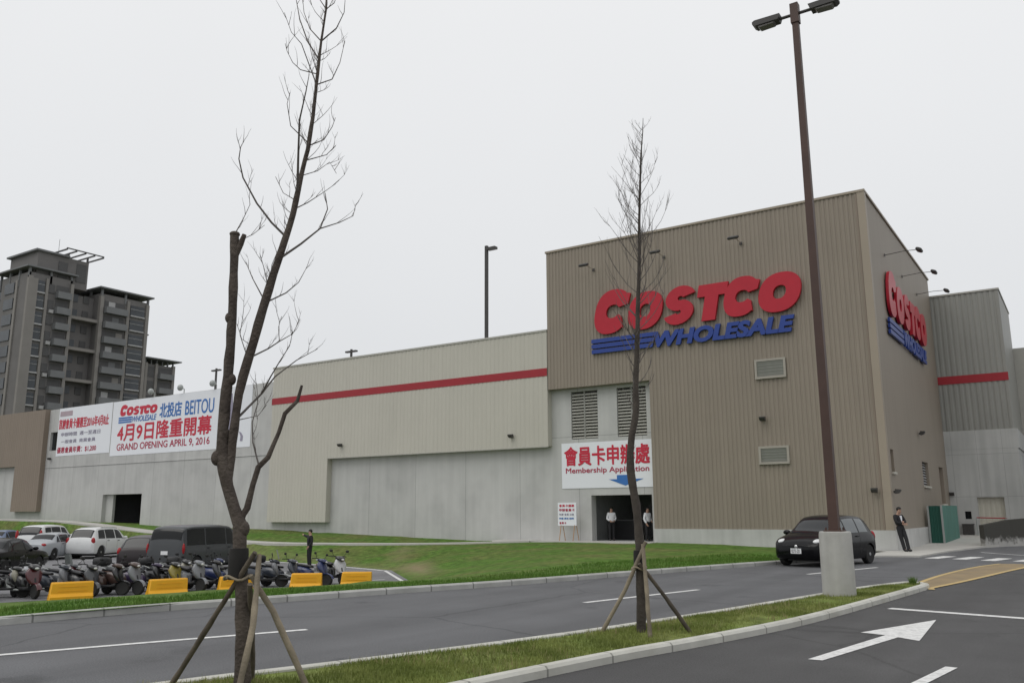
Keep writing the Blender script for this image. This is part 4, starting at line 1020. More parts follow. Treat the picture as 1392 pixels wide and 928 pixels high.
def knobby(mb, pts, rad, n=10, seed=1, rough=.12):
    """tapered limb with a slightly irregular section"""
    rr = random.Random(seed); P = [Vector(p) for p in pts]; Q = []; RR = []
    for i in range(len(P) - 1):
        L_ = (P[i + 1] - P[i]).length; k = max(1, int(L_ / .12))
        for j in range(k):
            t = j / k; Q.append(P[i].lerp(P[i + 1], t)); RR.append(rad[i] + (rad[i + 1] - rad[i]) * t)
    Q.append(P[-1]); RR.append(rad[-1])
    Q = [q + Vector((rr.uniform(-1, 1), rr.uniform(-1, 1), 0)) * r * .10 for q, r in zip(Q, RR)]
    RR = [r * (1 + rr.uniform(-rough, rough)) for r in RR]
    s = len(mb.v); mb.tube(Q, RR, n)
    return Q, RR
def twiggy(mb, p, d, ln, r, depth, rr, up=.35):
    """recursive bare twig bending upwards"""
    pts = [Vector(p)]; d = Vector(d).normalized(); n = 5
    for i in range(n):
        d = (d + Vector((rr.uniform(-.22, .22), rr.uniform(-.22, .22), up * rr.uniform(.3, 1) * .5))).normalized()
        pts.append(pts[-1] + d * ln / n)
    mb.tube(pts, [r * (1 - .75 * i / n) for i in range(n + 1)], 5)
    if depth > 0:
        for k in range(rr.choice((2, 3, 3))):
            i = rr.randint(1, n - 1); a = rr.uniform(0, 6.28)
            q = Vector((math.cos(a), math.sin(a), rr.uniform(.1, .9)))
            twiggy(mb, pts[i], (d + q * .9), ln * rr.uniform(.35, .6), r * .6, depth - 1, rr, up)
K = 1.026
T1B = Vector((-6.515, 5.42, .1))
tr1 = thing('bare_tree', 'bare forked street tree with a sawn-off left stem, held by dark wooden stakes', 'tree', T1B, 0)
rr = random.Random(4)
sc_ = lambda P: [Vector(p) * K for p in P]
mb = MB(); P, Rd = T1_STEMS[0]; P = sc_(P); P[0].z = -.15; knobby(mb, P, [r * K * .9 for r in Rd], 14, 2, .09)

for i_, (dx, r_) in {7: (-.035, .058), 10: (.03, .045), 12: (-.02, .042), 8: (.02, .05), 4: (.03, .06)}.items(): mb.ball(P[i_] + Vector((dx, dx * .7, rr.uniform(-.05, .05))), (r_, r_, r_ * 1.3))
mb.tube([P[14], P[14] + Vector((.05, .03, .14)), P[14] + Vector((.075, .05, .24))], [.035, .03, .022], 9)
mb.ball(P[15] + Vector((0, 0, 0)), (.052, .052, .03))

obj('trunk', mb, 'bark', tr1, 60)
for i in (1, 2):
    mb = MB(); P, Rd = T1_STEMS[i]; knobby(mb, sc_(P), [r * K * .88 for r in Rd], 12 if i == 1 else 9, 3 + i, .09); obj('limb', mb, 'bark', tr1, 60)
cr = MB(); BRS = []
for P, r0 in T1_TWIGS:
    P = sc_(P); r0 *= .72
    best = None                                  # root each branch on the nearest stem
    for S_, _r in T1_STEMS:
        S_ = sc_(S_)
        for i in range(len(S_) - 1):
            ab = S_[i + 1] - S_[i]; tt = max(0, min(1, (P[0] - S_[i]).dot(ab) / ab.length_squared)); q = S_[i] + ab * tt
            if best is None or (q - P[0]).length < best[0]: best = ((q - P[0]).length, q)
    for Q_ in BRS:
        for q in Q_:
            if (q - P[0]).length < best[0]: best = ((q - P[0]).length, q)
    P[0] = best[1]; BRS.append([P[k].lerp(P[k + 1], j / 6) for k in range(1, len(P) - 1) for j in range(6)]); n = len(P)
    cr.tube(P, [max(.0025, r0 * (1 - .8 * i / (n - 1))) for i in range(n)], 6)
    for k in range(1, n):
        for _ in range(1 if k < n - 1 else 2):
            q = P[k - 1].lerp(P[k], rr.uniform(.2, 1)); d = (P[k] - P[k - 1]).normalized(); a = rr.uniform(0, 6.28)
            twiggy(cr, q, d * .6 + Vector((math.cos(a) * .7, math.sin(a) * .7, rr.uniform(.2, .9))), rr.uniform(.10, .28), .0032, 1 if rr.random() < .5 else 0, rr)
P, Rd = T1_STEMS[1]; P = sc_(P)
for k in range(7, len(P)):
    for _ in range(2 if k < 12 else 4):
        q = P[k - 1].lerp(P[k], rr.random()); a = rr.uniform(0, 6.28)
        twiggy(cr, q, Vector((math.cos(a), math.sin(a), rr.uniform(.3, 1.0))), rr.uniform(.2, .42) * (1 if k > 9 else .8), .004, 1, rr, .5)
obj('crown', cr, 'twig', tr1)
def support(name, label, base, data, mats, band, seed):
    t = thing('tree_stakes', label, 'tree stakes', base, 0, 'wooden stakes tied around the street trees')
    for i, (P, m_) in enumerate(zip(data, mats)):
        P = sc_(P); P[-1].z = -.05
        d = (P[0] - P[1]).normalized(); P.insert(0, P[0] + d * .06)
        mb = MB(); knobby(mb, P, [.024] * 2 + [.028] * (len(P) - 2), 9, seed + i, .1); obj('stake', mb, m_, t, 60)
    z0, z1, r, c = band
    obj('wrap', MB().lathe([(r * .96, z0), (r, z0 + .03), (r * 1.02, (z0 + z1) / 2), (r, z1 - .03), (r * .95, z1)], 16, 'z', c), 'wrap', t, 60)
    obj('rope', MB().tube([Vector(c) + Vector((math.cos(a) * (r + .03), math.sin(a) * (r + .03), z0 + .02 + .02 * math.sin(a * 3))) for a in [k * .35 for k in range(19)]], .012, 6), 'rope', t)
    return t
support('s', 'three wooden stakes and a dark one tied round the thick forked tree', T1B, ST1, ['stakedark', 'stake', 'stake', 'stakedark'], (.96, 1.24, .088, (-.085, -.055, 0)), 20)
T2B = Vector((-5.08, 10.66, .1))
tr2 = thing('bare_tree', 'slender bare tree with one wavy leader and whorled thin branches, in front of the entrance', 'tree', T2B, 0)
mb = MB(); P = sc_(T2_TRUNK); P[0].z = -.15; knobby(mb, P, [r * K * .88 for r in T2_R], 12, 9, .06); obj('trunk', mb, 'bark2', tr2, 60)
cr = MB(); rr = random.Random(8)
Zs = [(p.z, p) for p in P]
def trunk_at(z):
    for i in range(len(P) - 1):
        if P[i].z <= z <= P[i + 1].z: return P[i].lerp(P[i + 1], (z - P[i].z) / (P[i + 1].z - P[i].z))
    return P[-1]
ztop = P[-1].z; z = 2.9
while z < ztop - .1:
    f_ = (z - 2.9) / (ztop - 2.9); Lb = .42 + .55 * min(1, f_ * 3.0) if f_ < .35 else .97 * (1 - (f_ - .35) / .65) ** .75 + .14
    Lb *= .90
    for _ in range(rr.choice((2, 2, 3, 3))):
        a = rr.uniform(0, 6.28); up = rr.uniform(.55, 1.2)
        twiggy(cr, trunk_at(z + rr.uniform(-.05, .05)), Vector((math.cos(a), math.sin(a), up)), Lb * rr.uniform(.7, 1.15), .0085 * (1 - .6 * f_), 2 if f_ > .4 else 1, rr, .55)
    z += .17 * (1.15 - .5 * f_)
for _ in range(14):
    zz = rr.uniform(1.0, 2.6); a = rr.uniform(0, 6.28); twiggy(cr, trunk_at(zz), Vector((math.cos(a), math.sin(a), .8)), rr.uniform(.08, .22), .005, 0, rr)
obj('crown', cr, 'twig', tr2)
support('s', 'two pale stakes and a dark one propping the slender bare tree', T2B, ST2, ['stake', 'stake', 'stakedark'], (.80, 1.05, .068, (.005, -.02, 0)), 40)
# ================================================================ VEHICLES
def interp(st, x):
    X = [s[0] for s in st]; out = []
    i = max(0, min(len(X) - 2, next((k for k in range(len(X) - 1) if x <= X[k + 1]), len(X) - 2)))
    t = (x - X[i]) / (X[i + 1] - X[i])
    for c in range(1, 6):
        y = [s[c] for s in st]; d = [(y[k + 1] - y[k]) / (X[k + 1] - X[k]) for k in range(len(X) - 1)]
        def m(k):
            if k == 0: return d[0]
            if k == len(X) - 1: return d[-1]
            return 0 if d[k - 1] * d[k] <= 0 else 2 * d[k - 1] * d[k] / (d[k - 1] + d[k])
        h = X[i + 1] - X[i]; t2, t3 = t * t, t * t * t
        out.append(y[i] * (2 * t3 - 3 * t2 + 1) + h * m(i) * (t3 - 2 * t2 + t) + y[i + 1] * (-2 * t3 + 3 * t2) + h * m(i + 1) * (t3 - t2))
    return out
def sect(st, x):
    z0, zb, zt, wb, wr = interp(st, x); zt = max(zt, zb + .02); e = zb - z0
    u = min(1, max(0, (zt - zb) / .3)); w8 = lambda k: .955 * wb + (wr - .955 * wb) * k
    return [(0, z0), (.7 * wb, z0), (.93 * wb, z0 + .02 * e), (.985 * wb, z0 + .14 * e), (wb, z0 + .4 * e), (.998 * wb, z0 + .66 * e), (.985 * wb, zb - .08 * e), (.955 * wb, zb),
            (w8(.33), zb + (zt - zb) * .33), (w8(.68), zb + (zt - zb) * .66), (wr, zt - .07 * u), (.93 * wr, zt - .022 * u), (.75 * wr, zt), (.4 * wr, zt + .015), (0, zt + .02)]
def surf(st, x, t, side=1, off=0.):
    def at(x, t):
        S = sect(st, x); i = min(int(t), 13); f = t - i
        return Vector((x, side * (S[i][0] + (S[i + 1][0] - S[i][0]) * f), S[i][1] + (S[i + 1][1] - S[i][1]) * f))
    p = at(x, t)
    if off:
        n = (at(x + .02, t) - at(x - .02, t)).cross(at(x, min(14, t + .15)) - at(x, t - .15)) * -side
        if n.length > 1e-9: p = p + n.normalized() * off
    return p
def patch(st, xf0, xf1, t0, t1, side, off=.006, nx=8, nt=6, mirror=False):
    """sheet lying on the body; xf0/xf1 give the x limits as functions of t (or numbers)"""
    mb = MB(); f0 = xf0 if callable(xf0) else (lambda t: xf0); f1 = xf1 if callable(xf1) else (lambda t: xf1)
    for s in ((1, -1) if mirror else (side,)):
        g = [[surf(st, f0(t0 + (t1 - t0) * j / nt) + (f1(t0 + (t1 - t0) * j / nt) - f0(t0 + (t1 - t0) * j / nt)) * i / nx, t0 + (t1 - t0) * j / nt, s, off) for j in range(nt + 1)] for i in range(nx + 1)]
        o = len(mb.v); mb.v += [tuple(p) for r in g for p in r]
        for i in range(nx):
            for j in range(nt):
                a = o + i * (nt + 1) + j; mb.f.append((a, a + nt + 1, a + nt + 2, a + 1))
    me = mb.mesh('patch', 180)
    if mirror:
        bm = bmesh.new(); bm.from_mesh(me); bmesh.ops.remove_doubles(bm, verts=bm.verts, dist=.002); bm.to_mesh(me); bm.free()
    return me
ROAD_CARS = {}
def paint(name, rgb, rough=.3): 
    return mat(name, rgb, rough, .03, 2., spec=.3, coat=.12)
def wheel(par, x, y, r, side):
    wv = obj('wheel', MB().lathe([(r * .62, -.09), (r * .9, -.1), (r, -.07), (r, .07), (r * .9, .1), (r * .62, .09)], 28, 'y'), 'tyre', par, 40, (x, y, r))
    rim = MB().lathe([(r * .64, .06 * side), (r * .64, .085 * side), (r * .58, .09 * side), (r * .55, .05 * side)], 28, 'y')
    for k in range(6):
        a = k * math.pi / 3; c, s = math.cos(a), math.sin(a); w_ = .035
        rim.add([(c * .05 - s * w_, .075 * side, s * .05 + c * w_), (c * .05 + s * w_, .075 * side, s * .05 - c * w_), (c * r * .6 + s * w_, .088 * side, s * r * .6 - c * w_), (c * r * .6 - s * w_, .088 * side, s * r * .6 + c * w_)], [(0, 1, 2, 3)])
    rim.lathe([(.06, .07 * side), (.05, .1 * side)], 10, 'y')
    obj('rim', rim, 'rim', wv, 40)
def car(label, cat, loc, heading, st, pm, spec, name='parked_car', group=None, glass='glass', plate='', tilt=0):
    """heading: azimuth (deg, clockwise from +Y) the nose points to. Body runs along local +X."""
    Ln = st[-1][0]; t = thing(name, label, cat, loc, R(90 - heading), group)
    t.rotation_euler[1] = tilt
    secs = []
    nx = 46
    for i in range(nx + 1):
        x = Ln * i / nx; S = sect(st, x); x0 = x - Ln / 2
        secs.append([(x0, y, z) for y, z in S] + [(x0, -y, z) for y, z in S[-2:0:-1]])
    body = MB().loft(secs).mesh('body', 35)
    # wheel arches cut out of the shell
    o = bpy.data.objects.new('body', body); COL.objects.link(o)
    xr, xf, r = spec['axles'][0] - Ln / 2, spec['axles'][1] - Ln / 2, spec['r']; wb = max(s[4] for s in st)
    cut = MB()
    for x in (xr, xf):
        for s in (-1, 1): cut.lathe([(r * 1.13, s * (wb - .26)), (r * 1.13, s * (wb + .2))], 28, 'y', (x, 0, r * 1.02))
    co = bpy.data.objects.new('cut', cut.mesh('cut')); COL.objects.link(co)
    bo = o.modifiers.new('b', 'BOOLEAN'); bo.object = co; bo.operation = 'DIFFERENCE'; bo.solver = 'EXACT'
    bpy.context.view_layer.update(); dg = bpy.context.evaluated_depsgraph_get(); nm = bpy.data.meshes.new_from_object(o.evaluated_get(dg))
    bpy.data.objects.remove(o); bpy.data.objects.remove(co)
    nm.materials.clear(); nm.shade_smooth(); nm.set_sharp_from_angle(angle=R(35))
    body = obj('body', nm, pm, t)
    D = Vector((-Ln / 2, 0, 0))
    def add(nm_, me, m, par=t, **k):
        q = obj(nm_, me, m, par, **k); q.location = q.location + D; return q
    for x in (xr, xf):
        for s in (-1, 1): wheel(t, x, s * (wb - .12), r, s)
    for a, b, sl0, sl1 in spec['side']:
        for s in (1, -1):
            add('window', patch(st, lambda q: a + sl0 * (q - 7.2), lambda q: b + sl1 * (q - 7.2), 7.25, 9.75, s), spec.get('sidem', glass))
    a, b = spec['screen']; add('windscreen', patch(st, a, b, 10.35, 14, 1, mirror=True), spec.get('sg', glass))
    a, b = spec['rear']; add('rear_window', patch(st, a, b, 10.2, 14, 1, mirror=True), glass)
    for s in (1, -1):
        for zc in spec['doors']:
            add('door_seam', patch(st, zc, zc + .014, 3.3, 7.1, s, .002, 1, 8), 'blackp')
        for x in spec['handles']:
            p = surf(st, x, 6.0, s, .0); obj('handle', MB().box(-.09, .09, -.015, .015, -.015, .015), spec.get('hm', 'blackp'), t, loc=p + D + Vector((0, s * .02, 0)))
        p = surf(st, spec['mirror'], 7.4, s, 0); obj('mirror', MB().ball((0, s * .12, .05), (.07, .13, .08), 10, 6), pm, t, 180, p + D)
        x, z, y, a, b, c = spec['hl']; obj('headlight', MB().ball((0, 0, 0), (a, b, c), 14, 8), 'hlamp', t, 180, Vector((x, s * y, z)) + D)
        x, z, y, a, b, c = spec['tl']; obj('tail_light', MB().ball((0, 0, 0), (a, b, c), 14, 8), 'tlamp', t, 180, Vector((x, s * y, z)) + D)
    x, z = spec['fp']; fpl = obj('number_plate', MB().box(-.01, .012, -.17, .17, -.075, .075), 'plate', t, loc=Vector((x, 0, z)) + D)
    x, z = spec['rp']; rpl = obj('number_plate', MB().box(-.012, .01, -.17, .17, -.075, .075), 'plate', t, loc=Vector((x, 0, z)) + D)
    if plate:
        me = text_mesh(plate, -.14, .14, -.05, .05, .002, .01); q = obj('lettering', me, 'black', fpl, loc=(.013, 0, 0), rot=(0, 0, R(90)))
    x, z, h = spec['grille']; obj('grille', MB().box(-.03, .03, -.36, .36, -h / 2, h / 2), 'blackp', t, loc=Vector((x, 0, z)) + D)
    x, z = spec['badge']; obj('badge', MB().ball((0, 0, 0), (.02, .055, .055), 12, 6), 'chrome', t, 180, Vector((x, 0, z)) + D)
    obj('underbody', MB().box(-Ln / 2 + .5, Ln / 2 - .5, -wb + .28, wb - .28, .16, .34), 'blackp', t)
    if spec.get('rails'):
        for s in (1, -1):
            q = [surf(st, x, 11, s, .04) + D for x in np.linspace(spec['rails'][0], spec['rails'][1], 8)]; obj('roof_rail', MB().tube(q, .02, 6), 'galv', t)
    return t
HATCH = [(0, .42, .74, .80, .66, .55), (.06, .28, .82, .92, .77, .58), (.18, .22, .89, 1.10, .82, .60), (.45, .19, .93, 1.40, .845, .60), (.85, .18, .94, 1.485, .85, .60), (1.5, .18, .93, 1.51, .85, .605),
         (2.05, .18, .92, 1.475, .85, .60), (2.35, .18, .905, 1.38, .85, .60), (2.95, .19, .885, .985, .845, .66), (3.3, .20, .83, .90, .83, .60), (3.58, .22, .74, .79, .78, .5), (3.72, .27, .66, .70, .70, .45), (3.78, .34, .58, .61, .58, .4)]
HSPEC = dict(axles=(.62, 3.08), r=.30, side=[(.62, 1.22, .03, 0), (1.30, 2.05, 0, 0), (2.12, 2.62, 0, -.09)], screen=(2.42, 2.96), rear=(.1, .4), doors=(1.25, 2.2, 2.95), handles=(1.45, 2.35), mirror=2.62,
             hl=(3.44, .73, .57, .26, .15, .095), tl=(.12, .84, .70, .10, .10, .17), fp=(3.785, .47), rp=(.015, .66), grille=(3.74, .60, .11), badge=(3.775, .60))
SUV = [(0, .48, .86, .92, .74, .6), (.06, .34, .94, 1.05, .84, .62), (.16, .28, 1.02, 1.25, .89, .64), (.42, .26, 1.05, 1.60, .90, .64), (.9, .25, 1.05, 1.69, .905, .645), (1.8, .25, 1.04, 1.71, .905, .65),
       (2.5, .25, 1.03, 1.67, .905, .64), (2.85, .25, 1.02, 1.57, .90, .64), (3.5, .26, 1.0, 1.10, .895, .7), (3.95, .27, .95, 1.02, .88, .64), (4.25, .29, .86, .91, .84, .55), (4.42, .34, .76, .80, .75, .5), (4.48, .42, .66, .69, .63, .44)]
SSPEC = dict(axles=(.80, 3.55), r=.35, side=[(.5, 1.15, .06, .02), (1.24, 2.15, 0, 0), (2.24, 3.0, 0, -.11)], screen=(2.95, 3.5), rear=(.12, .40), doors=(1.2, 2.3, 3.3), handles=(1.4, 2.45), mirror=3.05,
             hl=(4.12, .86, .62, .3, .16, .1), tl=(.13, .98, .76, .10, .12, .2), fp=(4.49, .52), rp=(.01, .84), grille=(4.44, .66, .14), badge=(4.48, .7))
SEDAN = [(0, .44, .78, .84, .68, .55), (.08, .30, .86, .95, .80, .60), (.3, .24, .90, 1.02, .86, .66), (.75, .21, .92, 1.06, .88, .66), (1.2, .2, .92, 1.34, .885, .60), (1.6, .2, .92, 1.43, .885, .60), (2.2, .2, .91, 1.45, .885, .60),
         (2.7, .2, .90, 1.37, .88, .60), (3.35, .21, .87, .98, .875, .68), (3.9, .22, .82, .89, .86, .62), (4.3, .25, .72, .77, .8, .52), (4.48, .3, .64, .68, .72, .45), (4.55, .36, .56, .59, .6, .4)]
ESPEC = dict(axles=(.85, 3.5), r=.31, side=[(1.02, 1.35, .12, 0), (1.42, 2.25, 0, 0), (2.33, 2.95, 0, -.11)], screen=(2.78, 3.36), rear=(.85, 1.25), doors=(1.4, 2.3, 3.2), handles=(1.55, 2.45), mirror=2.95,
             hl=(4.18, .7, .6, .28, .15, .08), tl=(.1, .83, .66, .1, .15, .09), fp=(4.56, .46), rp=(.02, .68), grille=(4.5, .56, .12), badge=(4.54, .58))
VAN = [(0, .46, .95, 1.05, .88, .72), (.05, .36, 1.02, 1.35, .92, .76), (.14, .3, 1.06, 1.72, .945, .78), (.3, .28, 1.07, 1.90, .95, .79), (.9, .27, 1.07, 1.96, .95, .79), (2.4, .27, 1.06, 1.97, .95, .79), (3.3, .27, 1.05, 1.92, .95, .77),
       (3.7, .27, 1.04, 1.78, .945, .76), (4.25, .28, 1.02, 1.2, .93, .76), (4.55, .30, .96, 1.05, .90, .7), (4.78, .34, .84, .9, .84, .6), (4.88, .40, .72, .76, .74, .5)]
VSPEC = dict(axles=(.95, 3.95), r=.34, side=[(.28, 1.5, .02, 0), (1.58, 3.0, 0, 0), (3.08, 3.8, 0, -.12)], screen=(3.72, 4.24), rear=(.06, .2), doors=(1.55, 3.05, 4.0), handles=(1.7, 3.2), mirror=3.85,
             hl=(4.6, .85, .64, .25, .16, .13), tl=(.06, 1.02, .90, .06, .06, .22), fp=(4.88, .55), rp=(-.0, .84), grille=(4.84, .7, .16), badge=(4.88, .74))
P_black = mat('paint_black', (.004, .004, .005), .2, .03, 2., spec=.22, coat=.04); P_white = paint('paint_white', (.66, .67, .67)); P_silver = paint('paint_silver', (.36, .38, .40)); P_blue = paint('paint_blue', (.14, .18, .27))
P_grey = paint('paint_dark_grey', (.062, .066, .07)); P_darkred = paint('paint_charcoal', (.03, .024, .026))
HSPEC['sg'] = 'glass'; HSPEC['sidem'] = 'glass2'  # side windows paler: their reflection is put into the glass colour
car('black hatchback driving towards the viewer behind the round concrete lamp base', 'car', (-7.15, 28.62, .0), 193, HATCH, P_black, HSPEC, 'hatchback_car', plate='8273-ZK')
PK = 'cars parked on the far parking lot'
Z = LOTZ
def at_rear(x, y, heading, Ln):
    h = R(heading); return (x + math.sin(h) * Ln / 2, y + math.cos(h) * Ln / 2, Z)
car('dark grey van with tinted windows parked behind the scooters', 'van', at_rear(-32.75, 22.75, -17, 4.88), -17, VAN, P_grey, VSPEC, 'parked_van', PK, glass='vanglass')
car('white SUV with its wheel in view, parked left of the dark grey van', 'car', at_rear(-47.6, 27.6, -27, 4.48), -27, SUV, P_white, dict(SSPEC, rails=(1.0, 2.6)), 'parked_car', PK)
car('white high-roofed car with tall red tail lights, behind and left of the white SUV', 'car', at_rear(-53.2, 27.6, -30, 4.48), -30, [(a, b, c + .05, d + .12 if d > 1.1 else d, e, f) for a, b, c, d, e, f in SUV], P_white, dict(SSPEC, tl=(.16, 1.2, .74, .09, .10, .36)), 'parked_car', PK)
car('silver sedan wedged between the two white cars', 'car', at_rear(-48.3, 25.3, -30, 4.55), -30, SEDAN, P_silver, ESPEC, 'parked_car', PK)
car('black sedan cut by the left picture edge behind the scooters', 'car', at_rear(-38.5, 17.9, -34, 4.55), -34, SEDAN, P_black, ESPEC, 'parked_car', PK)
car('charcoal hatchback with a red tail light beside the dark grey van', 'car', at_rear(-35.25, 22.95, -30, 3.78), -30, HATCH, P_darkred, dict(HSPEC, sidem='glass'), 'parked_car', PK)
car('pale blue car at the far left picture edge beyond the white cars', 'car', at_rear(-60.5, 28.6, -30, 4.55), -30, SEDAN, P_blue, ESPEC, 'parked_car', PK)

# ---------------------------------------------------------------- scooters
def scooter(label, loc, heading, c_body, c_shield, c_seat='seatb', case=False, screen=False, mir=True):
    t = thing('scooter', label, 'scooter', loc, R(90 - heading), 'scooters parked along the edge of the lot')
    t.rotation_euler[0] = R(random.uniform(-9, -3)); t.scale = (1.0, 1.05, random.uniform(.86, .95))
    for x in (-.6, .64):
        wv = obj('wheel', MB().lathe([(.14, -.045), (.20, -.055), (.225, -.03), (.225, .03), (.20, .055), (.14, .045)], 20, 'y'), 'tyre', t, 40, (x, 0, .225))
        obj('rim', MB().lathe([(.13, -.03), (.145, -.04), (.145, .04), (.13, .03), (.04, .03), (.04, -.03)], 16, 'y'), 'rim', wv, 40)
    f = []
    for k in range(9):
        a = R(15 + k * 17); r = .27; f.append([(.64 + math.cos(a) * r, w_ * (.075 if k < 7 else .06), .225 + math.sin(a) * r - (.03 if abs(w_) == 1 else 0)) for w_ in (-1, -.6, 0, .6, 1)])
    obj('front_fender', MB().loft(f, closed=False), c_shield, t, 60)
    # leg shield and pointed nose
    obj('front_shield', MB().eloft([(0, 0, 0, .05, .02), (.06, 0, .02, .15, .06), (.2, 0, .03, .21, .08), (.38, 0, .03, .24, .10), (.54, 0, .01, .15, .08), (.62, 0, -.01, .05, .03)], 14, 2.6).xf(Matrix.Translation((.56, 0, .42)) @ Matrix.Rotation(R(-112), 4, 'Y')), c_shield, t, 60)
    obj('fork', MB().tube([(.64, 0, .25), (.5, 0, .62)], .04, 8), 'blackp', t)
    obj('floorboard', MB().eloft([(-.12, 0, .30, .14, .06), (.0, 0, .29, .17, .05), (.3, 0, .29, .17, .04), (.44, 0, .34, .13, .06)], 12, 4), 'blackp', t, 50)
    obj('body_shell', MB().eloft([(-.98, 0, .70, .03, .03), (-.9, 0, .68, .09, .08), (-.7, 0, .58, .19, .18), (-.4, 0, .53, .21, .22), (-.15, 0, .48, .19, .21), (-.02, 0, .44, .14, .17), (.04, 0, .40, .10, .12)], 14, 2.8), c_body, t, 60)
    obj('engine', MB().eloft([(-.78, .05, .26, .08, .07), (-.6, .06, .27, .12, .1), (-.25, .04, .28, .1, .1), (-.1, .02, .3, .05, .06)], 10, 3), 'blackp', t, 50)
    obj('exhaust', MB().tube([(-.1, -.13, .24), (-.45, -.16, .24), (-.95, -.17, .36)], [.025, .05, .055], 8), 'galv', t)
    obj('seat', MB().eloft([(-.86, 0, .78, .06, .03), (-.7, 0, .80, .13, .055), (-.45, 0, .78, .145, .06), (-.2, 0, .75, .135, .055), (-.02, 0, .73, .09, .04)], 12, 3), c_seat, t, 60)
    cw_ = obj('headlight_cowl', MB().eloft([(.22, 0, .98, .10, .04), (.33, 0, .98, .17, .07), (.46, 0, .95, .15, .08), (.55, 0, .91, .08, .05)], 12, 2.4), c_body, t, 60)
    obj('headlight', MB().ball((.53, 0, .92), (.04, .08, .04), 10, 6), 'hlamp', cw_, 180)
    hb = obj('handlebar', MB().tube([(.2, -.36, 1.03), (.28, -.2, 1.04), (.34, 0, 1.0), (.28, .2, 1.04), (.2, .36, 1.03)], .02, 6), 'blackp', t)
    if mir:
        for s in (-1, 1):
            obj('mirror', MB().tube([(.28, s * .2, 1.04), (.30, s * .3, 1.2)], .008, 5).ball((.29, s * .33, 1.23), (.02, .075, .05), 8, 6), 'blackp', hb, 60)
    obj('tail_light', MB().ball((-.93, 0, .68), (.05, .09, .045), 10, 6), 'tlamp', t, 180)
    obj('number_plate', MB().box(-1.0, -.985, -.13, .13, .40, .55), 'plate', t)
    obj('grab_rail', MB().tube([(-.6, -.14, .80), (-.85, -.15, .87), (-1.0, 0, .88), (-.85, .15, .87), (-.6, .14, .80)], .014, 6), 'galv', t)
    if case: obj('top_case', MB().eloft([(-1.2, 0, 1.03, .12, .1), (-1.15, 0, 1.03, .19, .14), (-.85, 0, 1.04, .19, .15), (-.8, 0, 1.03, .13, .1)], 14, 3.2), case, t, 60)
    if screen: obj('wind_screen', MB().loft([[(.5, -.2, 1.05), (.54, 0, 1.06), (.5, .2, 1.05)], [(.42, -.17, 1.4), (.45, 0, 1.42), (.42, .17, 1.4)]], closed=False), 'glass2', t)
sp_ = {}
for nm, c in dict(white=(.46, .47, .49), silver=(.22, .23, .25), dred=(.09, .015, .02), navy=(.03, .045, .14), blk=(.018, .018, .02), grey=(.075, .08, .09), slate=(.045, .055, .075), purple=(.07, .05, .11), yel=(.34, .28, .05), cream=(.40, .38, .30), brown=(.10, .06, .05)).items():
    c = tuple(v * (.75 if nm != 'white' else 1) for v in c); sp_[nm] = mat('scooter_' + nm, c, .3, .05, 3, spec=.5, coat=.4)
SCO = [  # distance along the lot edge, inset, turn, body, shield, extras, label
 (.2, .8, 0, 'purple', 'white', {}, 'scooter with a pointed white front shield and dark purple body, first from the left edge'),
 (1.0, 1.0, 8, 'grey', 'blk', {}, 'grey scooter with black shield second from the left edge, partly behind the first'),
 (1.8, 1.6, -8, 'blk', 'cream', {}, 'black scooter with cream shield left of the leftmost barrier'),
 (2.6, 1.1, 14, 'blk', 'dred', {}, 'black scooter with dark red shield behind the leftmost yellow barrier'),
 (3.5, 1.5, -4, 'slate', 'silver', {'screen': True}, 'slate scooter with silver shield behind the right half of the leftmost barrier'),
 (4.5, .9, 10, 'blk', 'grey', {}, 'black and grey scooter just right of the leftmost yellow barrier'),
 (5.2, .8, -6, 'brown', 'blk', {}, 'dark brown scooter with black shield midway between the first two barriers'),
 (5.9, .8, 2, 'brown', 'silver', {'case': 'blackp'}, 'brown scooter with bright silver shield and black top case left of the second barrier'),
 (6.7, 1.4, -10, 'purple', 'blk', {}, 'dark purple scooter with black shield behind the second yellow barrier'),
 (7.5, 1.2, 6, 'blk', 'yel', {'case': 'blackp'}, 'black scooter with yellow shield and top case at the right end of the second barrier'),
 (8.5, .8, 12, 'silver', 'silver', {}, 'all silver scooter right of the second yellow barrier'),
 (9.2, 1.0, -8, 'blk', 'grey', {'case': 'blackp'}, 'black scooter with grey shield and black top case left of the third barrier'),
 (10.1, 1.2, 4, 'navy', 'white', {}, 'navy scooter with white shield behind the third barrier'),
 (11.7, 1.0, -14, 'slate', 'silver', {'screen': True}, 'slate scooter with silver nose and wind screen just right of the forked trunk'),
 (12.5, .9, 6, 'slate', 'slate', {'case': 'blackp'}, 'slate blue scooter with black top case right of the forked trunk'),
 (13.3, .9, -4, 'navy', 'navy', {}, 'navy blue scooter left of the fourth yellow barrier'),
 (14.2, 1.3, 8, 'blk', 'white', {}, 'black scooter with white shield behind the fourth barrier, last of the row'),
 (2.1, 2.6, -20, 'blk', 'white', {}, 'black scooter with white shield in the second row behind the leftmost barrier'),
 (4.0, 2.7, 5, 'grey', 'dred', {}, 'grey scooter with dark red shield in the second row near the white SUV'),
 (6.3, 2.6, -12, 'blk', 'grey', {'case': 'blackp'}, 'black scooter with top case in the second row behind the brown scooters'),
 (8.1, 2.5, 9, 'blk', 'cream', {}, 'black scooter with cream shield in the second row near the van'),
 (9.8, 2.5, -6, 'navy', 'grey', {}, 'navy scooter with grey shield in the second row beside the van'),
]
EDGE = [Vector(p) for p in [(-27.1, 11.2), (-26.0, 13.3), (-25.1, 15.1), (-23.75, 17.3), (-22.35, 20.5), (-20.7, 22.2)]]
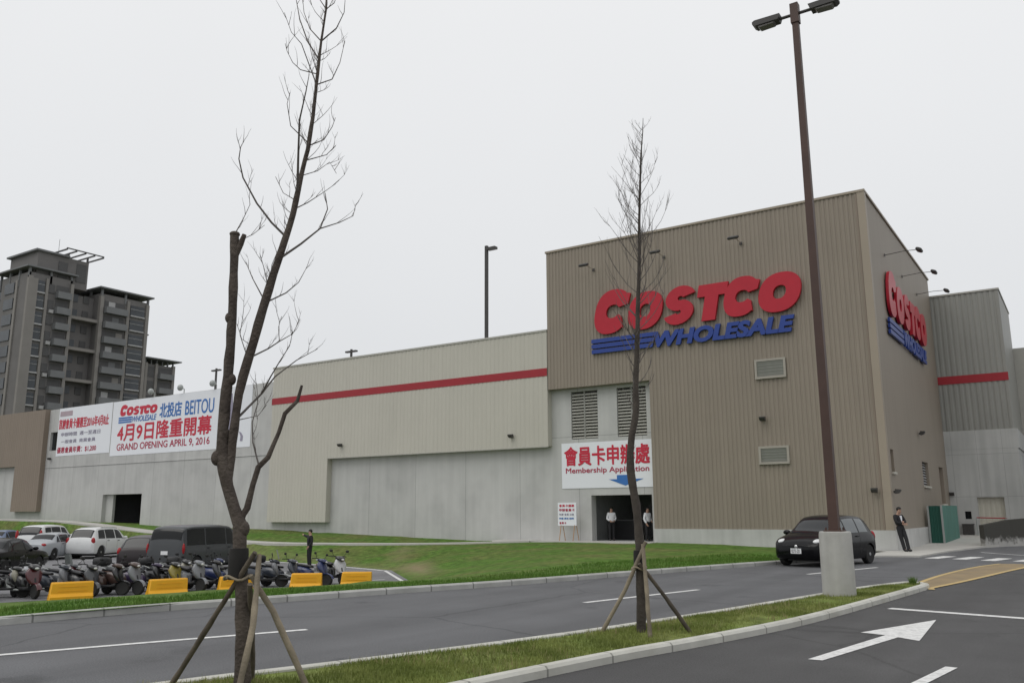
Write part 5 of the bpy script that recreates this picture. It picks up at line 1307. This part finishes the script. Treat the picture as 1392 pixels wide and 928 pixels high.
def along(s):
    for i in range(len(EDGE) - 1):
        L_ = (EDGE[i + 1] - EDGE[i]).length
        if s <= L_ or i == len(EDGE) - 2:
            d = (EDGE[i + 1] - EDGE[i]) / L_; return EDGE[i] + d * s, d
        s -= L_
for s, ins_, tw, cb, cs, kw, lab in SCO:
    p, d = along(s * .78 + .6); nrm = Vector((-d.y, d.x)); q = p + nrm * (ins_ + .15)
    hd = math.degrees(math.atan2(d.x, d.y)) + 42 + tw * 1.7
    scooter(lab, (q.x, q.y, LOTZ), hd, sp_[cb], sp_[cs], **kw)

# ---------------------------------------------------------------- barriers
BL = ['yellow plastic barrier at the far left of the scooter row', 'yellow plastic barrier second from the left, in front of the yellow-nosed scooter', 'yellow plastic barrier partly hidden by the forked tree stakes', 'yellow plastic barrier right of the forked tree, below the pointing person', 'yellow plastic barrier standing alone at the right end with a black drain plug']
for (a, b), lab in zip([((-25.57, 14.11), (-25.15, 15.12)), ((-24.06, 16.29), (-23.72, 17.32)), ((-23.15, 18.15), (-22.75, 19.05)), ((-22.35, 20.4), (-21.6, 20.98)), ((-21.33, 21.76), (-20.6, 22.25))], BL):
    a, b = Vector(a), Vector(b); d = (b - a); L_ = max(d.length, .95) + .04; c = (a + b) / 2
    t = thing('barrier', lab, 'barrier', (c.x, c.y, LOTZ), math.atan2(d.y, d.x), 'yellow barriers along the lot edge')
    prof = [(-.22, 0), (-.22, .09), (-.13, .18), (-.11, .46), (-.08, .50), (.08, .50), (.11, .46), (.13, .18), (.22, .09), (.22, 0)]
    secs = []
    for x, k, flare in ((-L_ / 2 - .05, .8, 1), (-L_ / 2 - .02, 1, 1), (-L_ / 2 + .04, 1, 1), (L_ / 2 - .03, 1, 1), (L_ / 2, .85, 1)):
        secs.append([(x + (.07 * z / .56 if x < 0 else 0), y * k, z * (1 if k == 1 else .985)) for y, z in prof])
    obj('body', MB().loft(secs), 'yellow', t, 30)
    for z in (.24, .36): obj('groove', MB().box(-L_ * .33, L_ * .36, -.136 if z < .3 else -.127, -.10, z, z + .015), M['yellow'], t)
    if 'alone' in lab: obj('drain_plug', MB().lathe([(.045, -.20), (.045, -.235), (.03, -.24)], 14, 'y', (-L_ * .27, 0, .1)), 'blackp', t)

# ================================================================ PEOPLE
def skin(verts, edges, sub=1):
    """verts: list of (x,y,z,r)"""
    me = bpy.data.meshes.new('sk'); me.from_pydata([v[:3] for v in verts], edges, []); me.update()
    o = bpy.data.objects.new('sk', me); COL.objects.link(o)
    o.modifiers.new('s', 'SKIN'); sv = me.skin_vertices[0].data
    for i, v in enumerate(verts): sv[i].radius = (v[3], v[3]); sv[i].use_root = (i == 0)
    ss = o.modifiers.new('u', 'SUBSURF'); ss.levels = sub; ss.render_levels = sub
    bpy.context.view_layer.update(); dg = bpy.context.evaluated_depsgraph_get(); nm = bpy.data.meshes.new_from_object(o.evaluated_get(dg))
    bpy.data.objects.remove(o); nm.shade_smooth(); return nm
def person(label, loc, rz, J, top, trousers, H=1.70, jacket=True, longhair=False, shirt=None):
    """J: overrides of joint positions for a 1.70 m figure facing local -Y"""
    D = dict(pel=(0, 0, .92), sp=(0, 0, 1.12), ch=(0, 0, 1.30), nk=(0, .01, 1.44), h0=(0, 0, 1.53), h1=(0, -.012, 1.62),
             sl=(.165, 0, 1.38), el=(.23, .02, 1.11), wl=(.22, -.06, .87), sr=(-.165, 0, 1.38), er=(-.23, .02, 1.11), wr=(-.22, -.06, .87),
             hl=(.09, 0, .88), kl=(.10, -.02, .48), al=(.10, .02, .08), tl=(.11, -.15, .035), hr=(-.09, 0, .88), kr=(-.10, -.02, .48), ar=(-.10, .02, .08), tr=(-.11, -.15, .035))
    D.update(J); k = H / 1.70; D = {a: Vector(v) * k for a, v in D.items()}
    t = thing('person', label, 'person', loc, rz)
    rad = dict(pel=.12, sp=.11, ch=.125, nk=.05, h0=.07, h1=.082, sl=.06, el=.042, wl=.028, sr=.06, er=.042, wr=.028, hl=.085, kl=.058, al=.034, tl=.022, hr=.085, kr=.058, ar=.034, tr=.022)
    names = list(D); V = [(*D[n], rad[n] * k) for n in names]; ix = {n: i for i, n in enumerate(names)}
    E = [('pel', 'sp'), ('sp', 'ch'), ('ch', 'nk'), ('nk', 'h0'), ('h0', 'h1'), ('ch', 'sl'), ('sl', 'el'), ('el', 'wl'), ('ch', 'sr'), ('sr', 'er'), ('er', 'wr'), ('pel', 'hl'), ('hl', 'kl'), ('kl', 'al'), ('al', 'tl'), ('pel', 'hr'), ('hr', 'kr'), ('kr', 'ar'), ('ar', 'tr')]
    E = [(ix[a], ix[b]) for a, b in E]
    V.append((*(D['h1'] + Vector((0, 0, .05)) * k), .05 * k)); E.append((ix['h1'], len(V) - 1))
    V.append((*(D['h0'] + Vector((0, -.10, .045)) * k), .014 * k)); E.append((ix['h0'], len(V) - 1))
    for w_, e_, s in (('wl', 'el', 1), ('wr', 'er', -1)):       # palm, four fingers, thumb
        d = (D[w_] - D[e_]).normalized(); side = d.cross(Vector((s, 0, .2))).normalized()
        pm_ = D[w_] + d * .07 * k; V.append((*pm_, .030 * k)); p_i = len(V) - 1; E.append((ix[w_], p_i))
        for q, ln in ((-1.5, .06), (-.5, .075), (.5, .078), (1.5, .068)):
            a = pm_ + side * q * .02 * k + d * .03 * k; b = a + (d * ln + Vector((-s * .02, -.01, 0))) * k
            V.append((*a, .0095 * k)); V.append((*b, .008 * k)); E += [(p_i, len(V) - 2), (len(V) - 2, len(V) - 1)]
        a = D[w_] + d * .03 * k + side * .045 * k; V.append((*a, .011 * k)); V.append((*(a + (d * .05 + side * .01) * k), .009 * k)); E += [(ix[w_], len(V) - 2), (len(V) - 2, len(V) - 1)]
    obj('body', skin(V, E, 1), 'skin', t)
    def cloth_(name, ns, es, add, m, over={}):
        vs = [(*D[n], (over.get(n, rad[n]) + add) * k) for n in ns]; obj(name, skin(vs, [(ns.index(a), ns.index(b)) for a, b in es], 2), m, t)
    cloth_('jacket' if jacket else 'shirt', ['pel', 'sp', 'ch', 'sl', 'el', 'wl', 'sr', 'er', 'wr'], [('pel', 'sp'), ('sp', 'ch'), ('ch', 'sl'), ('sl', 'el'), ('el', 'wl'), ('ch', 'sr'), ('sr', 'er'), ('er', 'wr')], .024, top, dict(pel=.135, sp=.12))
    D['wst'] = D['pel'].lerp(D['sp'], .75); rad['wst'] = .10
    for a in ('al', 'ar'): D['c' + a] = D[a] - Vector((0, 0, .05)) * k; rad['c' + a] = .05
    cloth_('trousers', ['wst', 'pel', 'hl', 'kl', 'al', 'hr', 'kr', 'ar', 'cal', 'car'], [('wst', 'pel'), ('al', 'cal'), ('ar', 'car'), ('pel', 'hl'), ('hl', 'kl'), ('kl', 'al'), ('pel', 'hr'), ('hr', 'kr'), ('kr', 'ar')], .02, trousers, dict(al=.05, ar=.05))
    for a, b in (('al', 'tl'), ('ar', 'tr')):
        p, q = D[a] - Vector((0, 0, .03)), D[b]; obj('shoe', skin([(*(p + (p - q) * .25), .05 * k), (*p, .055 * k), (*((p + q) / 2 - Vector((0, 0, .005))), .05 * k), (*(q + (q - p) * .1), .042 * k)], [(0, 1), (1, 2), (2, 3)], 1), 'black', t)
    hc = D['h1'] + Vector((0, .018, .022)) * k
    hm = MB().ball(hc, (.092 * k, .10 * k, .095 * k), 14, 10)
    hm.v = [(x, y, max(z, hc.z - (.0 if y < hc.y else (.20 if longhair else .07)) * k)) for x, y, z in hm.v]
    obj('hair', hm, 'hair', t, 180)
    for s in (-1, 1): obj('eye', MB().ball(D['h0'] + Vector((s * .032, -.078, .062)) * k, .011 * k, 8, 6), 'hair', t, 180)
    obj('mouth', MB().ball(D['h0'] + Vector((0, -.077, .0)) * k, (.024 * k, .008 * k, .007 * k), 8, 6), 'bdred', t, 180)
    if shirt:
        c = D['ch'] + Vector((0, -.152, .0)) * k; d = (D['sp'] - D['ch'])
        obj('shirt_front', MB().prism([(-.045, .10), (.045, .10), (.012, -.16), (-.012, -.16)], -.012, .012).xf(Matrix.Translation(c) @ Matrix.Rotation(math.atan2(-d.y, -d.z) * -1, 4, 'X')), shirt, t)
    return t
person('man in a black suit and white shirt leaning on the tower corner with folded arms', (-6.42, 37.75, .06), R(52),
       dict(pel=(0, .10, .90), sp=(0, .14, 1.10), ch=(0, .17, 1.27), nk=(0, .16, 1.42), h0=(0, .12, 1.51), h1=(0, .09, 1.60), sl=(.165, .17, 1.35), sr=(-.165, .17, 1.35), el=(.22, .06, 1.10), er=(-.22, .06, 1.10), wl=(.02, -.06, 1.12), wr=(-.02, -.05, 1.06),
            hl=(.085, .10, .86), hr=(-.085, .10, .86), kl=(.07, -.08, .47), kr=(-.06, .03, .46), al=(.02, -.22, .08), tl=(.0, -.38, .05), ar=(-.07, -.10, .08), tr=(-.09, -.27, .04)), 'suit', 'suit', 1.72, True, False, 'white_cloth')
person('person in dark clothes pointing to the left at the edge of the lot', (-31.0, 29.3, LOTZ), R(-25),
       dict(el=(.24, .02, 1.12), wl=(.20, -.12, .93), sr=(-.17, 0, 1.38), er=(-.42, -.06, 1.40), wr=(-.64, -.10, 1.45)), 'suit', 'suit', 1.68)
person('person in a white top and dark trousers standing inside the dark entrance', (-20.2, 39.35, .25), R(40), dict(el=(.22, .02, 1.1), wl=(.12, -.16, 1.02), wr=(-.12, -.18, 1.02)), 'white_cloth', 'suit', 1.62, False)
person('long-haired person in a white top at the right jamb of the entrance', (-18.15, 39.2, .25), R(70), dict(wl=(.12, -.16, 1.02), wr=(-.2, -.1, .9)), 'white_cloth', 'suit', 1.60, False, True)
ct = thing('counter', 'dark service counter inside the entrance beside the person in white', 'counter', (-20.75, 41.3, .25))
obj('cabinet', MB().box(-.3, 1.1, -.4, .4, 0, .95), 'black', ct); obj('top', MB().box(-.35, 1.15, -.45, .45, .953, 1.0), 'dark', ct)

# ================================================================ APARTMENTS
apt = thing('apartment_building', 'tall grey-brown apartment tower with stacked balconies, flat roof canopies and a rooftop pergola', 'building', (-165, 90, 0), world=True)
X0 = -161.; FH = 3.05
def wall(x0, x1, y0, y1, z1, m='aptwall', nm='wall', par=None): return obj(nm, MB().box(x0, x1, y0, y1, -1.5, z1), m, par or apt)
wall(-171, X0, 79.0, 87.4, 46.4); wall(-190, -171.003, 80.2, 96, 45.7); wall(-172, X0 - 2.4, 87.403, 93.2, 44.4); wall(-173, X0, 93.203, 103.8, 45.2)
for y0, y1 in ((78.9, 79.6), (82.1, 82.6), (86.9, 87.5), (93.1, 93.8), (98.9, 99.5), (103.2, 103.9)):
    obj('pilaster', MB().box(X0 - .5, X0 + .35, y0, y1, -1.5, 45.7 if y0 < 90 else 44.7), 'aptwall2', apt)
for x in (-160.9, -165, -171.5, -178, -185): obj('pilaster', MB().box(x - .35, x + .35, 78.75 if x > -171 else 79.9, 80.5, -1.5, 45.3), 'aptwall2', apt)
def win_x(y0, y1, z0, z1, x=X0, sill=True, m='aptglass'):
    f = obj('window', MB().box(x + .01, x + .16, y0, y1, z0, z1), m, apt)
    if sill: s_ = obj('sill', MB().box(x + .01, x + .42, y0 - .05, y1 + .05, z0 - .26, z0 - .005), 'aptsill', f)
def balc(y0, y1, z, x=X0):
    b_ = obj('balcony', MB().box(x + .003, x + 1.25, y0, y1, z - .15, z).box(x + 1.12, x + 1.25, y0, y1, z + .003, z + 1.15).box(x + .003, x + 1.117, y0, y0 + .1, z + .003, z + 1.15).box(x + .003, x + 1.117, y1 - .1, y1, z + .003, z + 1.15), 'aptgrey', apt)
    obj('opening', MB().box(x + .01, x + .05, y0 + .15, y1 - .15, z + .01, z + 2.5), 'aptdark', b_)  # flat dark sheet: shade of the balcony recess is in its colour
for k in range(8):
    z = 42.6 - k * FH
    win_x(79.75, 81.95, z + .3, z + 2.5); obj('window_bar', MB().box(X0 + .161, X0 + .2, 79.75, 81.95, z + 1.75, z + 1.82), 'aptsill', apt); win_x(82.75, 83.9, z + .5, z + 2.2, sill=False, m='aptdark'); balc(84.1, 86.8, z - .2)
    win_x(88.6, 89.9, z + .4, z + 1.9, X0 - 2.4, False, 'aptglass'); win_x(91.0, 92.2, z + .4, z + 1.9, X0 - 2.4, False, 'aptdark')
    if k % 2 == 1: obj('band', MB().box(X0 - 2.35, X0 - .1, 87.55, 93.1, z - .5, z + .1), 'aptwall2', apt)
    z2 = z - 1.0
    balc(94.0, 98.7, z2 - .2); win_x(99.8, 102.9, z2 + .3, z2 + 2.4); obj('window_bar', MB().box(X0 + .161, X0 + .2, 99.8, 102.9, z2 + 1.6, z2 + 1.67), 'aptsill', apt)
    if k % 3 != 1: obj('air_conditioner', MB().box(X0 + .2, X0 + .75, 94.4 + (k * 37 % 10) * .3, 95.3 + (k * 37 % 10) * .3, z2 + .0, z2 + .7), 'aptsill', apt)
    obj('curtain', MB().box(X0 + .06, X0 + .09, 95 + k % 3, 96.4 + k % 3, z2 + .2, z2 + 2.2), ('aptsill', 'aptgrey', 'aptwall2')[k % 3], apt)
    if k % 2: obj('air_conditioner', MB().box(X0 + .1, X0 + .6, 83.0, 83.8, z - .35, z + .3), 'aptsill', apt)
    f = obj('window', MB().box(-169.5, -166, 78.85, 78.99, z + .4, z + 2.4), 'aptglass', apt)
    if k < 7: f = obj('window', MB().box(-177, -172.5, 80.05, 80.19, z + .3, z + 2.3), 'aptglass', apt); f = obj('window', MB().box(-184.4, -179, 80.05, 80.19, z + .3, z + 2.3), 'aptdark', apt)
for a in ((-172.5, X0 + .7, 78.2, 88.0, 47.3), (-174, X0 + .8, 92.6, 104.6, 46.2), (-191, -172.6, 79.6, 97, 46.4)):
    obj('roof_canopy', MB().box(*a[:4], a[4], a[4] + .3), 'aptgrey', apt)
    for i in range(4):
        for j in range(3):
            x = a[0] + .9 + (a[1] - a[0] - 1.8) * i / 3; y = a[2] + .9 + (a[3] - a[2] - 1.8) * j / 2
            obj('canopy_post', MB().box(x - .2, x + .2, y - .2, y + .2, 44.0, a[4] - .003), 'aptgrey', apt)
obj('penthouse', MB().box(-172, X0 - .8, 80.6, 90.6, 45.2, 51.0), 'aptwall', apt)
obj('penthouse_roof', MB().box(-172.6, X0 - .3, 80.0, 86.5, 51.0, 51.35), 'aptgrey', apt)
obj('penthouse_window', MB().box(X0 - .79, X0 - .7, 84.6, 86.4, 46.6, 49.9), 'aptdark', apt); obj('penthouse_window', MB().box(X0 - .79, X0 - .7, 88.2, 90.2, 46.6, 50.3), 'aptdark', apt)
pg = MB()
for j in range(5):
    y = 85.0 + j * 1.85; pg.box(-167, X0 + 1.2, y - .12, y + .12, 52.0, 52.25)
for x in (-167, X0 + 1.1): pg.box(x - .12, x + .12, 84.9, 92.5, 52.26, 52.45)
for y in (86.5, 90.4): pg.box(X0 - 1.2, X0 - .9, y - .15, y + .15, 51.0, 52.0)
obj('pergola', pg, 'aptdark', apt)
obj('aerial', MB().tube([(X0 - 3, 85.5, 51.3), (X0 - 3, 85.5, 55)], .04, 5), 'aptgrey', apt)
ap2 = thing('apartment_building', 'lower apartment block stepping down at the right of the tall tower', 'building', (-166, 108, 0), world=True)
wall(-172, X0 - .5, 104.3, 111.4, 32.6, 'aptwall', 'wall', ap2)
for y in (104.6, 107.0, 111.1): obj('pilaster', MB().box(X0 - .8, X0 - .15, y - .3, y + .3, -1.5, 32.8), 'aptwall2', ap2)
obj('roof_canopy', MB().box(-173, X0 + .8, 103.95, 112.3, 33.6, 33.85), 'aptgrey', ap2)
pz = MB()
for j in range(6): obj('canopy_post', MB().box(X0 - 1.0, X0 - .7, 104.6 + j * 1.3, 104.85 + j * 1.3, 32.6, 33.597), 'aptgrey', ap2)
obj('stair_tower', MB().box(-172, X0 - 2, 103.85, 104.29, -1.5, 38.0).box(-173, X0 - 1.2, 103.83, 105.2, 38.7, 38.95).box(-171, X0 - 2.5, 104.0, 104.2, 38.0, 38.69), 'aptwall', ap2)
for k in range(4):
    z = 29.6 - k * FH
    b_ = obj('balcony', MB().box(X0 - .49, X0 + .7, 107.4, 110.7, z, z + 1.15), 'aptgrey', ap2); obj('opening', MB().box(X0 - .49, X0 - .42, 107.5, 110.6, z + 1.16, z + 2.5), 'aptdark', b_)  # opening is a dark sheet with the recess shade as colour
    obj('window', MB().box(X0 - .49, X0 - .42, 105.1, 106.6, z + .3, z + 2.5), 'aptdark', ap2)
